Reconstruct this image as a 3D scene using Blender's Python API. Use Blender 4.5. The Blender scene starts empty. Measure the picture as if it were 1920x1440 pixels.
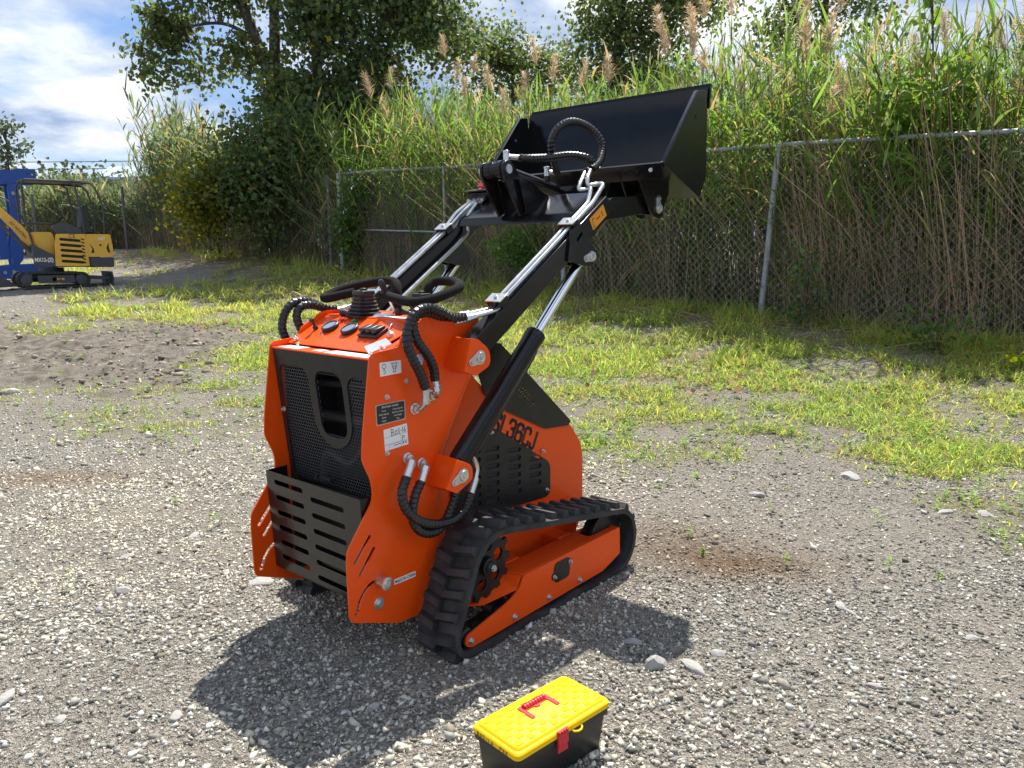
import bpy, bmesh, math, random
import numpy as np
from mathutils import Vector, Matrix
from mathutils.geometry import delaunay_2d_cdt

random.seed(7)
rng = np.random.default_rng(11)
scene = bpy.context.scene
col = scene.collection
PI = math.pi

# ------------------------------------------------------------------ camera
F_PX, PITCH, ROLL, CAM_H = 1422.46, 0.169139, -0.0085876, 1.30
fwd = np.array([0, math.cos(PITCH), -math.sin(PITCH)])
rgt0 = np.array([1.0, 0, 0]); up0 = np.cross(rgt0, fwd)
rgt = math.cos(ROLL) * rgt0 + math.sin(ROLL) * up0
upv = -math.sin(ROLL) * rgt0 + math.cos(ROLL) * up0
cam = bpy.data.cameras.new('camera')
cam.sensor_fit = 'HORIZONTAL'; cam.sensor_width = 36.0
cam.lens = F_PX / 1920 * 36.0
cam.clip_start = 0.05; cam.clip_end = 5000
cam_o = bpy.data.objects.new('camera', cam); col.objects.link(cam_o)
cam_o.matrix_world = Matrix(((rgt[0], upv[0], -fwd[0], 0), (rgt[1], upv[1], -fwd[1], 0),
                             (rgt[2], upv[2], -fwd[2], CAM_H), (0, 0, 0, 1)))
scene.camera = cam_o

# ------------------------------------------------------------------ sky and sun
SUN_DIR = Vector((0.1365, 0.542, 1.0)).normalized()
sun_el = math.asin(SUN_DIR.z); sun_az = math.atan2(SUN_DIR.x, SUN_DIR.y)
world = bpy.data.worlds.new('World'); scene.world = world; world.use_nodes = True
nt = world.node_tree; nt.nodes.clear()
def wn(t, **k):
    n = nt.nodes.new(t)
    for a, b in k.items(): setattr(n, a, b)
    return n
wo = wn('ShaderNodeOutputWorld'); bg = wn('ShaderNodeBackground'); bg.inputs['Strength'].default_value = 0.080
sky = wn('ShaderNodeTexSky', sky_type='NISHITA'); sky.sun_disc = False
sky.sun_elevation = sun_el; sky.sun_rotation = sun_az
sky.air_density = 1.0; sky.dust_density = 1.0; sky.ozone_density = 1.5
tc = wn('ShaderNodeTexCoord'); sep = wn('ShaderNodeSeparateXYZ'); nt.links.new(tc.outputs['Generated'], sep.inputs[0])
zc = wn('ShaderNodeMath', operation='MAXIMUM'); zc.inputs[1].default_value = 0.0; nt.links.new(sep.outputs['Z'], zc.inputs[0])
za = wn('ShaderNodeMath', operation='ADD'); za.inputs[1].default_value = 0.22; nt.links.new(zc.outputs[0], za.inputs[0])
dx = wn('ShaderNodeMath', operation='DIVIDE'); nt.links.new(sep.outputs['X'], dx.inputs[0]); nt.links.new(za.outputs[0], dx.inputs[1])
dy = wn('ShaderNodeMath', operation='DIVIDE'); nt.links.new(sep.outputs['Y'], dy.inputs[0]); nt.links.new(za.outputs[0], dy.inputs[1])
cmb = wn('ShaderNodeCombineXYZ'); nt.links.new(dx.outputs[0], cmb.inputs[0]); nt.links.new(dy.outputs[0], cmb.inputs[1])
def cloud_noise(scale, det, rough, off):
    mp = wn('ShaderNodeMapping'); mp.inputs['Location'].default_value = off
    nt.links.new(cmb.outputs[0], mp.inputs[0])
    n = wn('ShaderNodeTexNoise'); n.inputs['Scale'].default_value = scale; n.inputs['Detail'].default_value = det
    n.inputs['Roughness'].default_value = rough; nt.links.new(mp.outputs[0], n.inputs['Vector'])
    return n
cn = cloud_noise(1.15, 10, 0.57, (3.1, 7.4, 0)); cs = cloud_noise(1.7, 10, 0.58, (9.3, 1.2, 2.0))
cr = wn('ShaderNodeValToRGB'); cr.color_ramp.elements[0].position = 0.38; cr.color_ramp.elements[1].position = 0.53
nt.links.new(cn.outputs['Fac'], cr.inputs[0])
sr = wn('ShaderNodeValToRGB'); sr.color_ramp.elements[0].position = 0.42; sr.color_ramp.elements[1].position = 0.60
sr.color_ramp.elements[0].color = (2.9, 3.9, 5.8, 1); sr.color_ramp.elements[1].color = (8.6, 8.8, 9.0, 1)
nt.links.new(cs.outputs['Fac'], sr.inputs[0])
skm = wn('ShaderNodeMix', data_type='RGBA'); nt.links.new(cr.outputs['Color'], skm.inputs['Factor'])
skb = wn('ShaderNodeMix', data_type='RGBA', blend_type='MULTIPLY'); skb.inputs['Factor'].default_value = 1
skb.inputs['B'].default_value = (0.66, 0.84, 1.06, 1)
nt.links.new(sky.outputs[0], skb.inputs['A'])
nt.links.new(skb.outputs['Result'], skm.inputs['A']); nt.links.new(sr.outputs['Color'], skm.inputs['B'])
nt.links.new(skm.outputs['Result'], bg.inputs['Color']); nt.links.new(bg.outputs[0], wo.inputs[0])

sun = bpy.data.lights.new('sun', 'SUN'); sun.energy = 5.0; sun.angle = math.radians(0.53); sun.color = (1.0, 0.94, 0.84)
sun_o = bpy.data.objects.new('sun', sun); col.objects.link(sun_o)
sun_o.rotation_euler = SUN_DIR.to_track_quat('Z', 'Y').to_euler(); sun_o.location = (3, 10, 20)

scene.view_settings.view_transform = 'Standard'; scene.view_settings.look = 'None'
scene.view_settings.exposure = 0.78; scene.view_settings.gamma = 1.0; scene.view_settings.use_curve_mapping = False
scene.render.engine = 'CYCLES'
scene.cycles.max_bounces = 8; scene.cycles.transparent_max_bounces = 8
scene.cycles.use_adaptive_sampling = True
try: scene.cycles.use_denoising = True
except Exception: pass

# ------------------------------------------------------------------ materials
def mat(name, color=(0.5, 0.5, 0.5), rough=0.5, metal=0.0, coat=0.0, noise=0.0, nscale=20.0, bump=0.0, bscale=60.0, spec=0.5, rvar=0.0):
    m = bpy.data.materials.new(name); m.use_nodes = True
    t = m.node_tree; p = t.nodes['Principled BSDF']
    p.inputs['Base Color'].default_value = (*color, 1); p.inputs['Roughness'].default_value = rough
    p.inputs['Metallic'].default_value = metal; p.inputs['Specular IOR Level'].default_value = spec
    if coat: p.inputs['Coat Weight'].default_value = coat; p.inputs['Coat Roughness'].default_value = 0.08
    if noise or bump or rvar:
        c = t.nodes.new('ShaderNodeTexCoord')
        n = t.nodes.new('ShaderNodeTexNoise'); n.inputs['Scale'].default_value = nscale; n.inputs['Detail'].default_value = 6
        t.links.new(c.outputs['Object'], n.inputs['Vector'])
        if noise:
            r = t.nodes.new('ShaderNodeValToRGB')
            r.color_ramp.elements[0].color = (*[x * (1 - noise) for x in color], 1)
            r.color_ramp.elements[1].color = (*[min(1, x * (1 + noise)) for x in color], 1)
            r.color_ramp.elements[0].position = 0.3; r.color_ramp.elements[1].position = 0.7
            t.links.new(n.outputs['Fac'], r.inputs[0]); t.links.new(r.outputs[0], p.inputs['Base Color'])
        if rvar:
            mr = t.nodes.new('ShaderNodeMapRange'); mr.inputs['To Min'].default_value = max(0.02, rough - rvar)
            mr.inputs['To Max'].default_value = min(1, rough + rvar)
            t.links.new(n.outputs['Fac'], mr.inputs[0]); t.links.new(mr.outputs[0], p.inputs['Roughness'])
        if bump:
            b = t.nodes.new('ShaderNodeTexNoise'); b.inputs['Scale'].default_value = bscale; b.inputs['Detail'].default_value = 4
            t.links.new(c.outputs['Object'], b.inputs['Vector'])
            bn = t.nodes.new('ShaderNodeBump'); bn.inputs['Strength'].default_value = bump; bn.inputs['Distance'].default_value = 0.01
            t.links.new(b.outputs['Fac'], bn.inputs['Height']); t.links.new(bn.outputs[0], p.inputs['Normal'])
    return m

def leaf_mat(name, trans=0.45, rough=0.55, attr='col', spec=0.3):
    m = bpy.data.materials.new(name); m.use_nodes = True
    t = m.node_tree; p = t.nodes['Principled BSDF']; out = t.nodes['Material Output']
    a = t.nodes.new('ShaderNodeAttribute'); a.attribute_name = attr
    t.links.new(a.outputs['Color'], p.inputs['Base Color']); p.inputs['Roughness'].default_value = rough
    p.inputs['Specular IOR Level'].default_value = spec
    tr = t.nodes.new('ShaderNodeBsdfTranslucent')
    hs = t.nodes.new('ShaderNodeHueSaturation'); hs.inputs['Hue'].default_value = 0.485; hs.inputs['Saturation'].default_value = 1.1; hs.inputs['Value'].default_value = 1.7
    t.links.new(a.outputs['Color'], hs.inputs['Color']); t.links.new(hs.outputs[0], tr.inputs['Color'])
    mx = t.nodes.new('ShaderNodeMixShader'); mx.inputs[0].default_value = trans
    t.links.new(p.outputs[0], mx.inputs[1]); t.links.new(tr.outputs[0], mx.inputs[2]); t.links.new(mx.outputs[0], out.inputs['Surface'])
    return m

def attr_mat(name, rough=0.85, bump=0.0, bscale=200):
    m = bpy.data.materials.new(name); m.use_nodes = True
    t = m.node_tree; p = t.nodes['Principled BSDF']
    a = t.nodes.new('ShaderNodeAttribute'); a.attribute_name = 'col'
    p.inputs['Roughness'].default_value = rough; p.inputs['Specular IOR Level'].default_value = 0.25
    c = t.nodes.new('ShaderNodeTexCoord'); n = t.nodes.new('ShaderNodeTexNoise'); n.inputs['Scale'].default_value = bscale
    t.links.new(c.outputs['Object'], n.inputs['Vector'])
    mr = t.nodes.new('ShaderNodeMapRange'); mr.inputs['To Min'].default_value = 0.75; mr.inputs['To Max'].default_value = 1.25
    t.links.new(n.outputs['Fac'], mr.inputs[0])
    mu = t.nodes.new('ShaderNodeMix'); mu.data_type = 'RGBA'; mu.blend_type = 'MULTIPLY'; mu.inputs['Factor'].default_value = 1
    t.links.new(a.outputs['Color'], mu.inputs['A']); t.links.new(mr.outputs[0], mu.inputs['B']); t.links.new(mu.outputs['Result'], p.inputs['Base Color'])
    return m

M = dict(
    orange=mat('orange_paint', (0.84, 0.082, 0.003), 0.42, coat=0.22, noise=0.06, nscale=3, bump=0.03, bscale=9, rvar=0.06, spec=0.25),
    black=mat('gloss_black_paint', (0.008, 0.008, 0.009), 0.16, bump=0.08, bscale=10, rvar=0.06, spec=0.34),
    basket=mat('basket_paint', (0.014, 0.0135, 0.013), 0.24, bump=0.10, bscale=14, rvar=0.06, spec=0.5),
    satin=mat('satin_black_paint', (0.017, 0.0165, 0.016), 0.34, noise=0.2, bump=0.03, bscale=60, spec=0.32),
    plastic=mat('black_plastic', (0.015, 0.015, 0.016), 0.42, noise=0.15, bump=0.05, bscale=90),
    foam=mat('black_foam', (0.014, 0.013, 0.013), 0.95, bump=0.5, bscale=500, spec=0.2),
    rubber=mat('track_rubber', (0.026, 0.026, 0.027), 0.66, noise=0.6, nscale=14, bump=0.2, bscale=70),
    wrap=mat('hose_wrap', (0.011, 0.011, 0.012), 0.30, noise=0.2),
    zinc=mat('zinc_plated_steel', (0.62, 0.63, 0.62), 0.30, metal=0.9, noise=0.1, nscale=40, rvar=0.08),
    chrome=mat('chromed_rod', (0.80, 0.80, 0.82), 0.08, metal=1.0),
    galv=mat('galvanised_steel', (0.30, 0.325, 0.35), 0.55, metal=0.35, noise=0.2, nscale=30),
    wire=mat('fence_wire', (0.42, 0.43, 0.44), 0.6, metal=0.2),
    oldgalv=mat('weathered_steel', (0.10, 0.105, 0.11), 0.7, noise=0.3),
    white=mat('white_label', (0.78, 0.78, 0.78), 0.5, noise=0.03),
    red=mat('red_plastic', (0.55, 0.012, 0.03), 0.4), green_btn=mat('green_button', (0.0, 0.18, 0.05), 0.4),
    ink=mat('black_ink', (0.01, 0.01, 0.012), 0.6), amber=mat('amber_label', (0.75, 0.28, 0.01), 0.5),
    glass=mat('gauge_glass', (0.22, 0.26, 0.32), 0.08, coat=1.0),
    plate=mat('name_plate', (0.016, 0.016, 0.018), 0.4), plate_rim=mat('name_plate_rim', (0.45, 0.40, 0.32), 0.4, metal=0.5),
    grille=mat('grille_grey', (0.06, 0.063, 0.066), 0.45),
    dark=mat('dark_machinery_and_bay_shade', (0.02, 0.02, 0.022), 0.5, noise=0.4),  # machinery colour, also used as painted shade inside the engine bay
    yellow=mat('toolbox_yellow', (0.86, 0.54, 0.001), 0.55, spec=0.25, noise=0.03, bump=0.03, bscale=300),
    toolblack=mat('toolbox_black', (0.012, 0.012, 0.012), 0.45, bump=0.05, bscale=400),
    exyellow=mat('excavator_yellow', (0.74, 0.41, 0.045), 0.38, noise=0.08, nscale=4), exgrey=mat('excavator_grey', (0.05, 0.053, 0.06), 0.5, noise=0.1),
    blue=mat('blue_paint', (0.006, 0.06, 0.30), 0.4, noise=0.1, nscale=4), roofmetal=mat('roof_metal', (0.36, 0.45, 0.56), 0.5, noise=0.08),
    wallmetal=mat('wall_metal', (0.40, 0.45, 0.50), 0.6, noise=0.08), cable=mat('cable', (0.05, 0.05, 0.06), 0.7),
    bark=mat('bark', (0.060, 0.050, 0.042), 0.9, noise=0.5, nscale=12, bump=0.8, bscale=25),
    leaf=leaf_mat('leaf', 0.48), blade=leaf_mat('blade', 0.5), straw=leaf_mat('straw', 0.25, 0.8), plume=leaf_mat('plume', 0.45, 0.9),
    stone=attr_mat('gravel_stone', 0.85), rock=mat('rock', (0.36, 0.355, 0.34), 0.85, noise=0.35, nscale=14, bump=0.4, bscale=40),
)

# ------------------------------------------------------------------ mesh helpers
class MB:
    def __init__(self): self.v = []; self.f = []; self.n = 0
    def add(self, verts, faces):
        o = self.n
        self.v.extend([tuple(map(float, p)) for p in verts]); self.n += len(verts)
        self.f.extend([tuple(i + o for i in f) for f in faces]); return self
    def box(self, c, s, R=None):
        x, y, z = [k / 2 for k in s]
        P = [Vector((a * x, b * y, d * z)) for d in (-1, 1) for b in (-1, 1) for a in (-1, 1)]
        if R is not None: P = [R @ p for p in P]
        c = Vector(c); P = [p + c for p in P]
        return self.add(P, [(0, 2, 3, 1), (4, 5, 7, 6), (0, 1, 5, 4), (2, 6, 7, 3), (0, 4, 6, 2), (1, 3, 7, 5)])
    def bar(self, p0, p1, wd, ht, upd=(0, 0, 1)):
        p0 = Vector(p0); p1 = Vector(p1); d = (p1 - p0); L = d.length; d.normalize()
        s = d.cross(Vector(upd)).normalized(); u2 = s.cross(d)
        R = Matrix((d, s, u2)).transposed()
        return self.box((p0 + p1) / 2, (L, wd, ht), R)
    def tube(self, path, r, n=10, caps=True, closed=False):
        P = [Vector(p) for p in path]; m = len(P)
        rr = r if hasattr(r, '__len__') else [r] * m
        T = []
        for i in range(m):
            a = P[(i - 1) % m] if (closed or i > 0) else P[i]; b = P[(i + 1) % m] if (closed or i < m - 1) else P[i]
            T.append((b - a).normalized())
        t0 = T[0]; nrm = t0.orthogonal().normalized()
        V = []
        for i in range(m):
            nrm = (nrm - T[i] * nrm.dot(T[i])).normalized(); bn = T[i].cross(nrm)
            for k in range(n):
                a = 2 * PI * k / n; V.append(P[i] + (nrm * math.cos(a) + bn * math.sin(a)) * rr[i])
        Fc = []
        for i in range(m if closed else m - 1):
            j = (i + 1) % m
            for k in range(n): Fc.append((i * n + k, i * n + (k + 1) % n, j * n + (k + 1) % n, j * n + k))
        if caps and not closed:
            Fc.append(tuple(range(n - 1, -1, -1))); Fc.append(tuple((m - 1) * n + k for k in range(n)))
        return self.add(V, Fc)
    def cyl(self, p0, p1, r0, r1=None, n=18): return self.tube([p0, p1], [r0, r0 if r1 is None else r1], n)
    def lathe(self, p0, p1, prof, n=20):
        p0 = Vector(p0); p1 = Vector(p1); d = (p1 - p0).normalized(); a = d.orthogonal().normalized(); b = d.cross(a)
        V = []
        for (h, r) in prof:
            for k in range(n):
                t = 2 * PI * k / n; V.append(p0 + d * h + (a * math.cos(t) + b * math.sin(t)) * max(r, 1e-4))
        Fc = [(i * n + k, i * n + (k + 1) % n, (i + 1) * n + (k + 1) % n, (i + 1) * n + k) for i in range(len(prof) - 1) for k in range(n)]
        Fc.append(tuple(range(n - 1, -1, -1))); Fc.append(tuple((len(prof) - 1) * n + k for k in range(n)))
        return self.add(V, Fc)
    def plate(self, loops, a0, a1, fn=None):
        """flat plate with holes; loops in 2D (outer first), fn(x,y,a) -> 3D, default x,z plane at y=a"""
        fn = fn or (lambda x, y, a: (x, a, y))
        loops = [[tuple(p) for p in l] for l in loops]
        pts = []; edges = []
        for l in loops:
            o = len(pts); pts += [Vector(p) for p in l]; edges += [(o + i, o + (i + 1) % len(l)) for i in range(len(l))]
        rv, re, rf, *_ = delaunay_2d_cdt(pts, edges, [], 0, 1e-7)
        def inside(x, y):
            c = False
            for l in loops:
                for i in range(len(l)):
                    (x1, y1), (x2, y2) = l[i], l[i - 1]
                    if (y1 > y) != (y2 > y) and x < (x2 - x1) * (y - y1) / (y2 - y1) + x1: c = not c
            return c
        F2 = []
        for f in rf:
            cx = sum(rv[i][0] for i in f) / 3; cy = sum(rv[i][1] for i in f) / 3
            if inside(cx, cy): F2.append(tuple(f))
        n = len(rv)
        V = [fn(p[0], p[1], a0) for p in rv] + [fn(p[0], p[1], a1) for p in rv]
        Fc = [tuple(reversed(f)) for f in F2] + [tuple(i + n for i in f) for f in F2]
        cnt = {}
        for f in F2:
            for i in range(3):
                e = (f[i], f[(i + 1) % 3]); cnt[e] = cnt.get(e, 0) + 1
        for (a, b) in cnt:
            if (b, a) not in cnt: Fc.append((a, b, b + n, a + n))
        return self.add(V, Fc)
    def build(self, name, m, parent=None, bevel=0.0, smooth=True, flip=False, angle=35, fixn=True):
        me = bpy.data.meshes.new(name)
        V = [(x, -y, z) for x, y, z in self.v] if flip else self.v
        me.from_pydata(V, [], self.f); me.update()
        if fixn:
            bm = bmesh.new(); bm.from_mesh(me); bmesh.ops.recalc_face_normals(bm, faces=bm.faces); bm.to_mesh(me); bm.free()
        if smooth:
            me.polygons.foreach_set('use_smooth', [True] * len(me.polygons))
            me.set_sharp_from_angle(angle=math.radians(angle))
        me.materials.append(M[m] if isinstance(m, str) else m)
        o = bpy.data.objects.new(name, me); col.objects.link(o); o.parent = parent
        if bevel:
            b = o.modifiers.new('bevel', 'BEVEL'); b.width = bevel; b.segments = 2; b.limit_method = 'ANGLE'; b.angle_limit = math.radians(40)
        return o

def tag(o, label=None, cat=None, group=None, kind=None):
    if label: o['label'] = label
    if cat: o['category'] = cat
    if group: o['group'] = group
    if kind: o['kind'] = kind
    return o
def empty(name, loc=(0, 0, 0), rz=0.0):
    o = bpy.data.objects.new(name, None); col.objects.link(o); o.location = loc; o.rotation_euler = (0, 0, rz); o.empty_display_size = 0.1
    return o
def spline(pts, n=8):
    P = [Vector(p) for p in pts]; P = [P[0] * 2 - P[1]] + P + [P[-1] * 2 - P[-2]]; out = []
    for i in range(1, len(P) - 2):
        for k in range(n):
            t = k / n; a, b, c, d = P[i - 1], P[i], P[i + 1], P[i + 2]
            out.append(0.5 * ((2 * b) + (c - a) * t + (2 * a - 5 * b + 4 * c - d) * t * t + (3 * b - a - 3 * c + d) * t ** 3))
    out.append(P[-2]); return out
def resample(P, step):
    P = [Vector(p) for p in P]; out = [P[0]]; acc = 0
    for a, b in zip(P, P[1:]):
        L = (b - a).length
        while acc + L >= step:
            a = a + (b - a) * ((step - acc) / L); L = (b - a).length; out.append(a.copy()); acc = 0
        acc += L
    return out
def rounded(poly, r, seg=4):
    P = [Vector(p) for p in poly]; out = []; n = len(P)
    rs = r if hasattr(r, '__len__') else [r] * n
    for i in range(n):
        a, b, c = P[i - 1], P[i], P[(i + 1) % n]; d1 = (a - b); d2 = (c - b)
        q = min(rs[i], d1.length * 0.45, d2.length * 0.45)
        if q <= 1e-6: out.append(tuple(b)); continue
        p1 = b + d1.normalized() * q; p2 = b + d2.normalized() * q
        for k in range(seg + 1):
            t = k / seg; out.append(tuple(p1 * (1 - t) ** 2 + b * 2 * t * (1 - t) + p2 * t * t))
    return out
def slot2(a, b, r, seg=5):
    a = Vector(a); b = Vector(b); d = (b - a).normalized(); p = Vector((-d.y, d.x)); out = []
    for k in range(seg + 1):
        t = PI / 2 + PI * k / seg; out.append(tuple(a + (d * math.cos(t) + p * math.sin(t)) * r))
    for k in range(seg + 1):
        t = -PI / 2 + PI * k / seg; out.append(tuple(b + (d * math.cos(t) + p * math.sin(t)) * r))
    return out
def circle2(c, r, n=12): return [(c[0] + r * math.cos(2 * PI * k / n), c[1] + r * math.sin(2 * PI * k / n)) for k in range(n)]
def hose(mb, pts, r, pitch=0.0155, n=12):
    P = resample(spline(pts, 12), pitch / 6); m = len(P)
    T = [(P[min(i + 1, m - 1)] - P[max(i - 1, 0)]).normalized() for i in range(m)]
    nrm = T[0].orthogonal().normalized(); V = []
    for i in range(m):
        nrm = (nrm - T[i] * nrm.dot(T[i])).normalized(); bn = T[i].cross(nrm)
        for k in range(n):
            q = (i / 6 + k / n) % 1.0; rr = r * (0.86 + 0.22 * min(q, 0.75) / 0.75 - (0.10 if q > 0.9 else 0))
            a = 2 * PI * k / n; V.append(P[i] + (nrm * math.cos(a) + bn * math.sin(a)) * rr)
    Fc = [(i * n + k, i * n + (k + 1) % n, (i + 1) * n + (k + 1) % n, (i + 1) * n + k) for i in range(m - 1) for k in range(n)]
    Fc += [tuple(range(n)), tuple((m - 1) * n + k for k in range(n))]
    return mb.add(V, Fc)
def text_mb(s, size, fn, depth=0.0006, sx=1.0, bold=0.0):
    """lettering as geometry: fn(x,y,d) -> 3D"""
    cu = bpy.data.curves.new('lettering', 'FONT'); cu.body = s; cu.size = size; cu.align_x = 'CENTER'; cu.align_y = 'CENTER'; cu.resolution_u = 3
    cu.offset = bold
    ob = bpy.data.objects.new('lettering', cu); col.objects.link(ob); bpy.context.view_layer.update()
    me = bpy.data.meshes.new_from_object(ob.evaluated_get(bpy.context.evaluated_depsgraph_get()))
    mb = MB(); mb.add([fn(v.co.x * sx, v.co.y, depth) for v in me.vertices], [tuple(p.vertices) for p in me.polygons])
    bpy.data.objects.remove(ob); bpy.data.curves.remove(cu); bpy.data.meshes.remove(me)
    return mb
def strokes_mb(lines, wd, fn, d=0.0006, mb=None):
    mb = mb or MB()
    for l in lines:
        for a, b in zip(l, l[1:]):
            a = Vector(a); b = Vector(b); e = (b - a)
            if e.length < 1e-9: continue
            e.normalize(); p = Vector((-e.y, e.x)) * wd / 2; a2 = a - e * wd * 0.3; b2 = b + e * wd * 0.3
            mb.add([fn(q.x, q.y, d) for q in (a2 - p, b2 - p, b2 + p, a2 + p)], [(0, 1, 2, 3)])
    return mb

# numpy bulk mesh for vegetation / stones
def np_mesh(name, V, Fq, colr=None, material=None, parent=None, smooth=False):
    """V (n,3), Fq (m,3 or 4) uniform face size; colr (n,3)"""
    me = bpy.data.meshes.new(name); n = len(V); m, k = Fq.shape
    me.vertices.add(n); me.vertices.foreach_set('co', np.ascontiguousarray(V, dtype=np.float32).ravel())
    me.loops.add(m * k); me.loops.foreach_set('vertex_index', np.ascontiguousarray(Fq, dtype=np.int32).ravel())
    me.polygons.add(m); me.polygons.foreach_set('loop_start', np.arange(0, m * k, k, dtype=np.int32))
    me.polygons.foreach_set('loop_total', np.full(m, k, dtype=np.int32))
    if smooth: me.polygons.foreach_set('use_smooth', np.ones(m, dtype=bool))
    me.update(calc_edges=True)
    if colr is not None:
        a = me.attributes.new('col', 'FLOAT_COLOR', 'POINT')
        c4 = np.ones((n, 4), dtype=np.float32); c4[:, :3] = colr; a.data.foreach_set('color', c4.ravel())
    me.materials.append(M[material] if isinstance(material, str) else material)
    o = bpy.data.objects.new(name, me); col.objects.link(o); o.parent = parent
    return o
def unit(a): return a / np.maximum(np.linalg.norm(a, axis=-1, keepdims=True), 1e-9)

_perm = rng.random((256, 256))
def vnoise(x, y):
    xi = np.floor(x).astype(int); yi = np.floor(y).astype(int); fx = x - xi; fy = y - yi
    fx = fx * fx * (3 - 2 * fx); fy = fy * fy * (3 - 2 * fy); g = lambda a, b: _perm[a % 256, b % 256]
    return (g(xi, yi) * (1 - fx) + g(xi + 1, yi) * fx) * (1 - fy) + (g(xi, yi + 1) * (1 - fx) + g(xi + 1, yi + 1) * fx) * fy
def fbm(x, y, o=4):
    s = 0; a = 0.5; n = 0
    for i in range(o): s = s + a * vnoise(x * 2 ** i + 17.3 * i, y * 2 ** i + 5.1 * i); n += a; a *= 0.5
    return s / n
def sstep(a, b, x):
    t = np.clip((x - a) / (b - a), 0, 1); return t * t * (3 - 2 * t)

# ------------------------------------------------------------------ terrain
FN = np.array([-0.716, -0.698]); FT = np.array([-0.698, 0.716]); F0 = np.array([5.2, 7.88])
def fence_st(x, y):
    return (x - F0[0]) * FN[0] + (y - F0[1]) * FN[1], (x - F0[0]) * FT[0] + (y - F0[1]) * FT[1]
def soil_mask(x, y):
    n = fbm(x * 0.9, y * 0.9, 3) + 0.7 * (fbm(x * 3.5, y * 3.5 + 9, 3) - 0.5)
    a = sstep(6.6, 7.4, y + (n - 0.5) * 1.6 + 0.25 * (x + 4)) * sstep(11.6, 10.2, y + (n - 0.5) * 2) * sstep(-2.6, -3.6, x + (n - .5) * 1.6)
    return a
def grass_mask(x, y):
    n = fbm(x * 0.8 + 40, y * 0.8, 4); n2 = fbm(x * 2.7, y * 2.7 + 31, 3)
    bx = np.interp(x, [-14, -6, -4, -2.6, -1, 0.5, 0.9, 1.7, 2.4, 3.2, 4.5, 8], [7.0, 5.9, 5.0, 4.8, 4.6, 4.5, 4.3, 3.9, 3.0, 2.5, 2.0, 1.4])
    g = sstep(-0.3, 2.0, y - bx + (n - 0.5) * 2.0)
    g = g * (1 - soil_mask(x, y))
    left = sstep(-5.5, -7.5, x + (n - .5) * 2) * sstep(10.5, 12.0, y)
    patch = sstep(0.52, 0.64, n)
    g = g * (1 - left * (1 - patch) * sstep(-4.0, -7.0, x + (14 - y) * 0.3))
    thin = sstep(-1.0, -2.2, x) * sstep(9.5, 6.0, y + (n2 - .5) * 1.5)
    g = g * (1 - 0.45 * thin) * (1 - 0.5 * sstep(-2.6, -4.0, x + (n - .5) * 2) * sstep(13.5, 12.0, y))
    n3 = fbm(x * 1.7 + 70, y * 1.7 + 3, 3)
    return np.clip(g * (0.30 + 1.3 * n2) * (0.38 + 1.4 * sstep(0.34, 0.62, n3)), 0, 1)
def hgt(x, y, fine=True):
    x = np.asarray(x, float); y = np.asarray(y, float)
    d = np.maximum(0, y - 4); z = 0.045 * np.where(d < 2, d * d / 4, d - 1); z = np.minimum(z, 1.15) + 0.26 * sstep(10, 15, y) * sstep(-3, -8, x)
    s, t = fence_st(x, y)
    z = z + sstep(3.2, 0.0, s) * np.clip(0.18 + 0.012 * t, 0.1, 0.34)
    if fine:
        sm = soil_mask(x, y)
        z = z + sm * (fbm(x * 4.0, y * 6.0, 5) - 0.5) * 0.17 + sm * sstep(8.4, 9.4, y) * 0.02 + sm * (np.abs(np.sin((y + 0.35 * x) * 5 + 2 * fbm(x, y, 2))) - 0.5) * 0.035
        z = z + (fbm(x * 1.3 + 9, y * 1.3, 4) - 0.5) * 0.05 * sstep(3.6, 5.5, np.hypot(x * 0.6, y))
        z = z + (fbm(x * 7, y * 7, 3) - 0.5) * 0.012
    return z
def hz(x, y): return float(hgt(np.array([x]), np.array([y]))[0])
def site(px, depth):
    """ground point at a given distance ahead, on the bearing of an image column near the horizon"""
    x = (px - 960) / F_PX * depth; return x, depth

def axis(a, b, c, d, fine, n_out):
    core = np.arange(b, c, fine); l = b - np.geomspace(fine, b - a, n_out)[::-1]; r = c + np.geomspace(fine, d - c, n_out)
    return np.unique(np.concatenate([l, core, r]))
gx = axis(-900, -7, 7, 900, 0.075, 80); gy = axis(-60, 1.2, 13, 2000, 0.075, 100)
X, Y = np.meshgrid(gx, gy); Z = hgt(X, Y)
nx, ny = len(gx), len(gy)
idx = np.arange(nx * ny).reshape(ny, nx)
Fq = np.stack([idx[:-1, :-1], idx[:-1, 1:], idx[1:, 1:], idx[1:, :-1]], -1).reshape(-1, 4)
gm = grass_mask(X, Y); sm = soil_mask(X, Y)
stain = np.exp(-(((X - 1.02) / 0.30) ** 2 + ((Y - 3.02) / 0.16) ** 2)) + 0.7 * np.exp(-(((X - 0.75) / 0.35) ** 2 + ((Y - 3.25) / 0.3) ** 2)) + 0.8 * np.exp(-(((X + 2.75) / 0.45) ** 2 + ((Y - 4.4) / 0.16) ** 2))
stain = stain * (0.5 + 0.9 * fbm(X * 4, Y * 4, 3))

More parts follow.
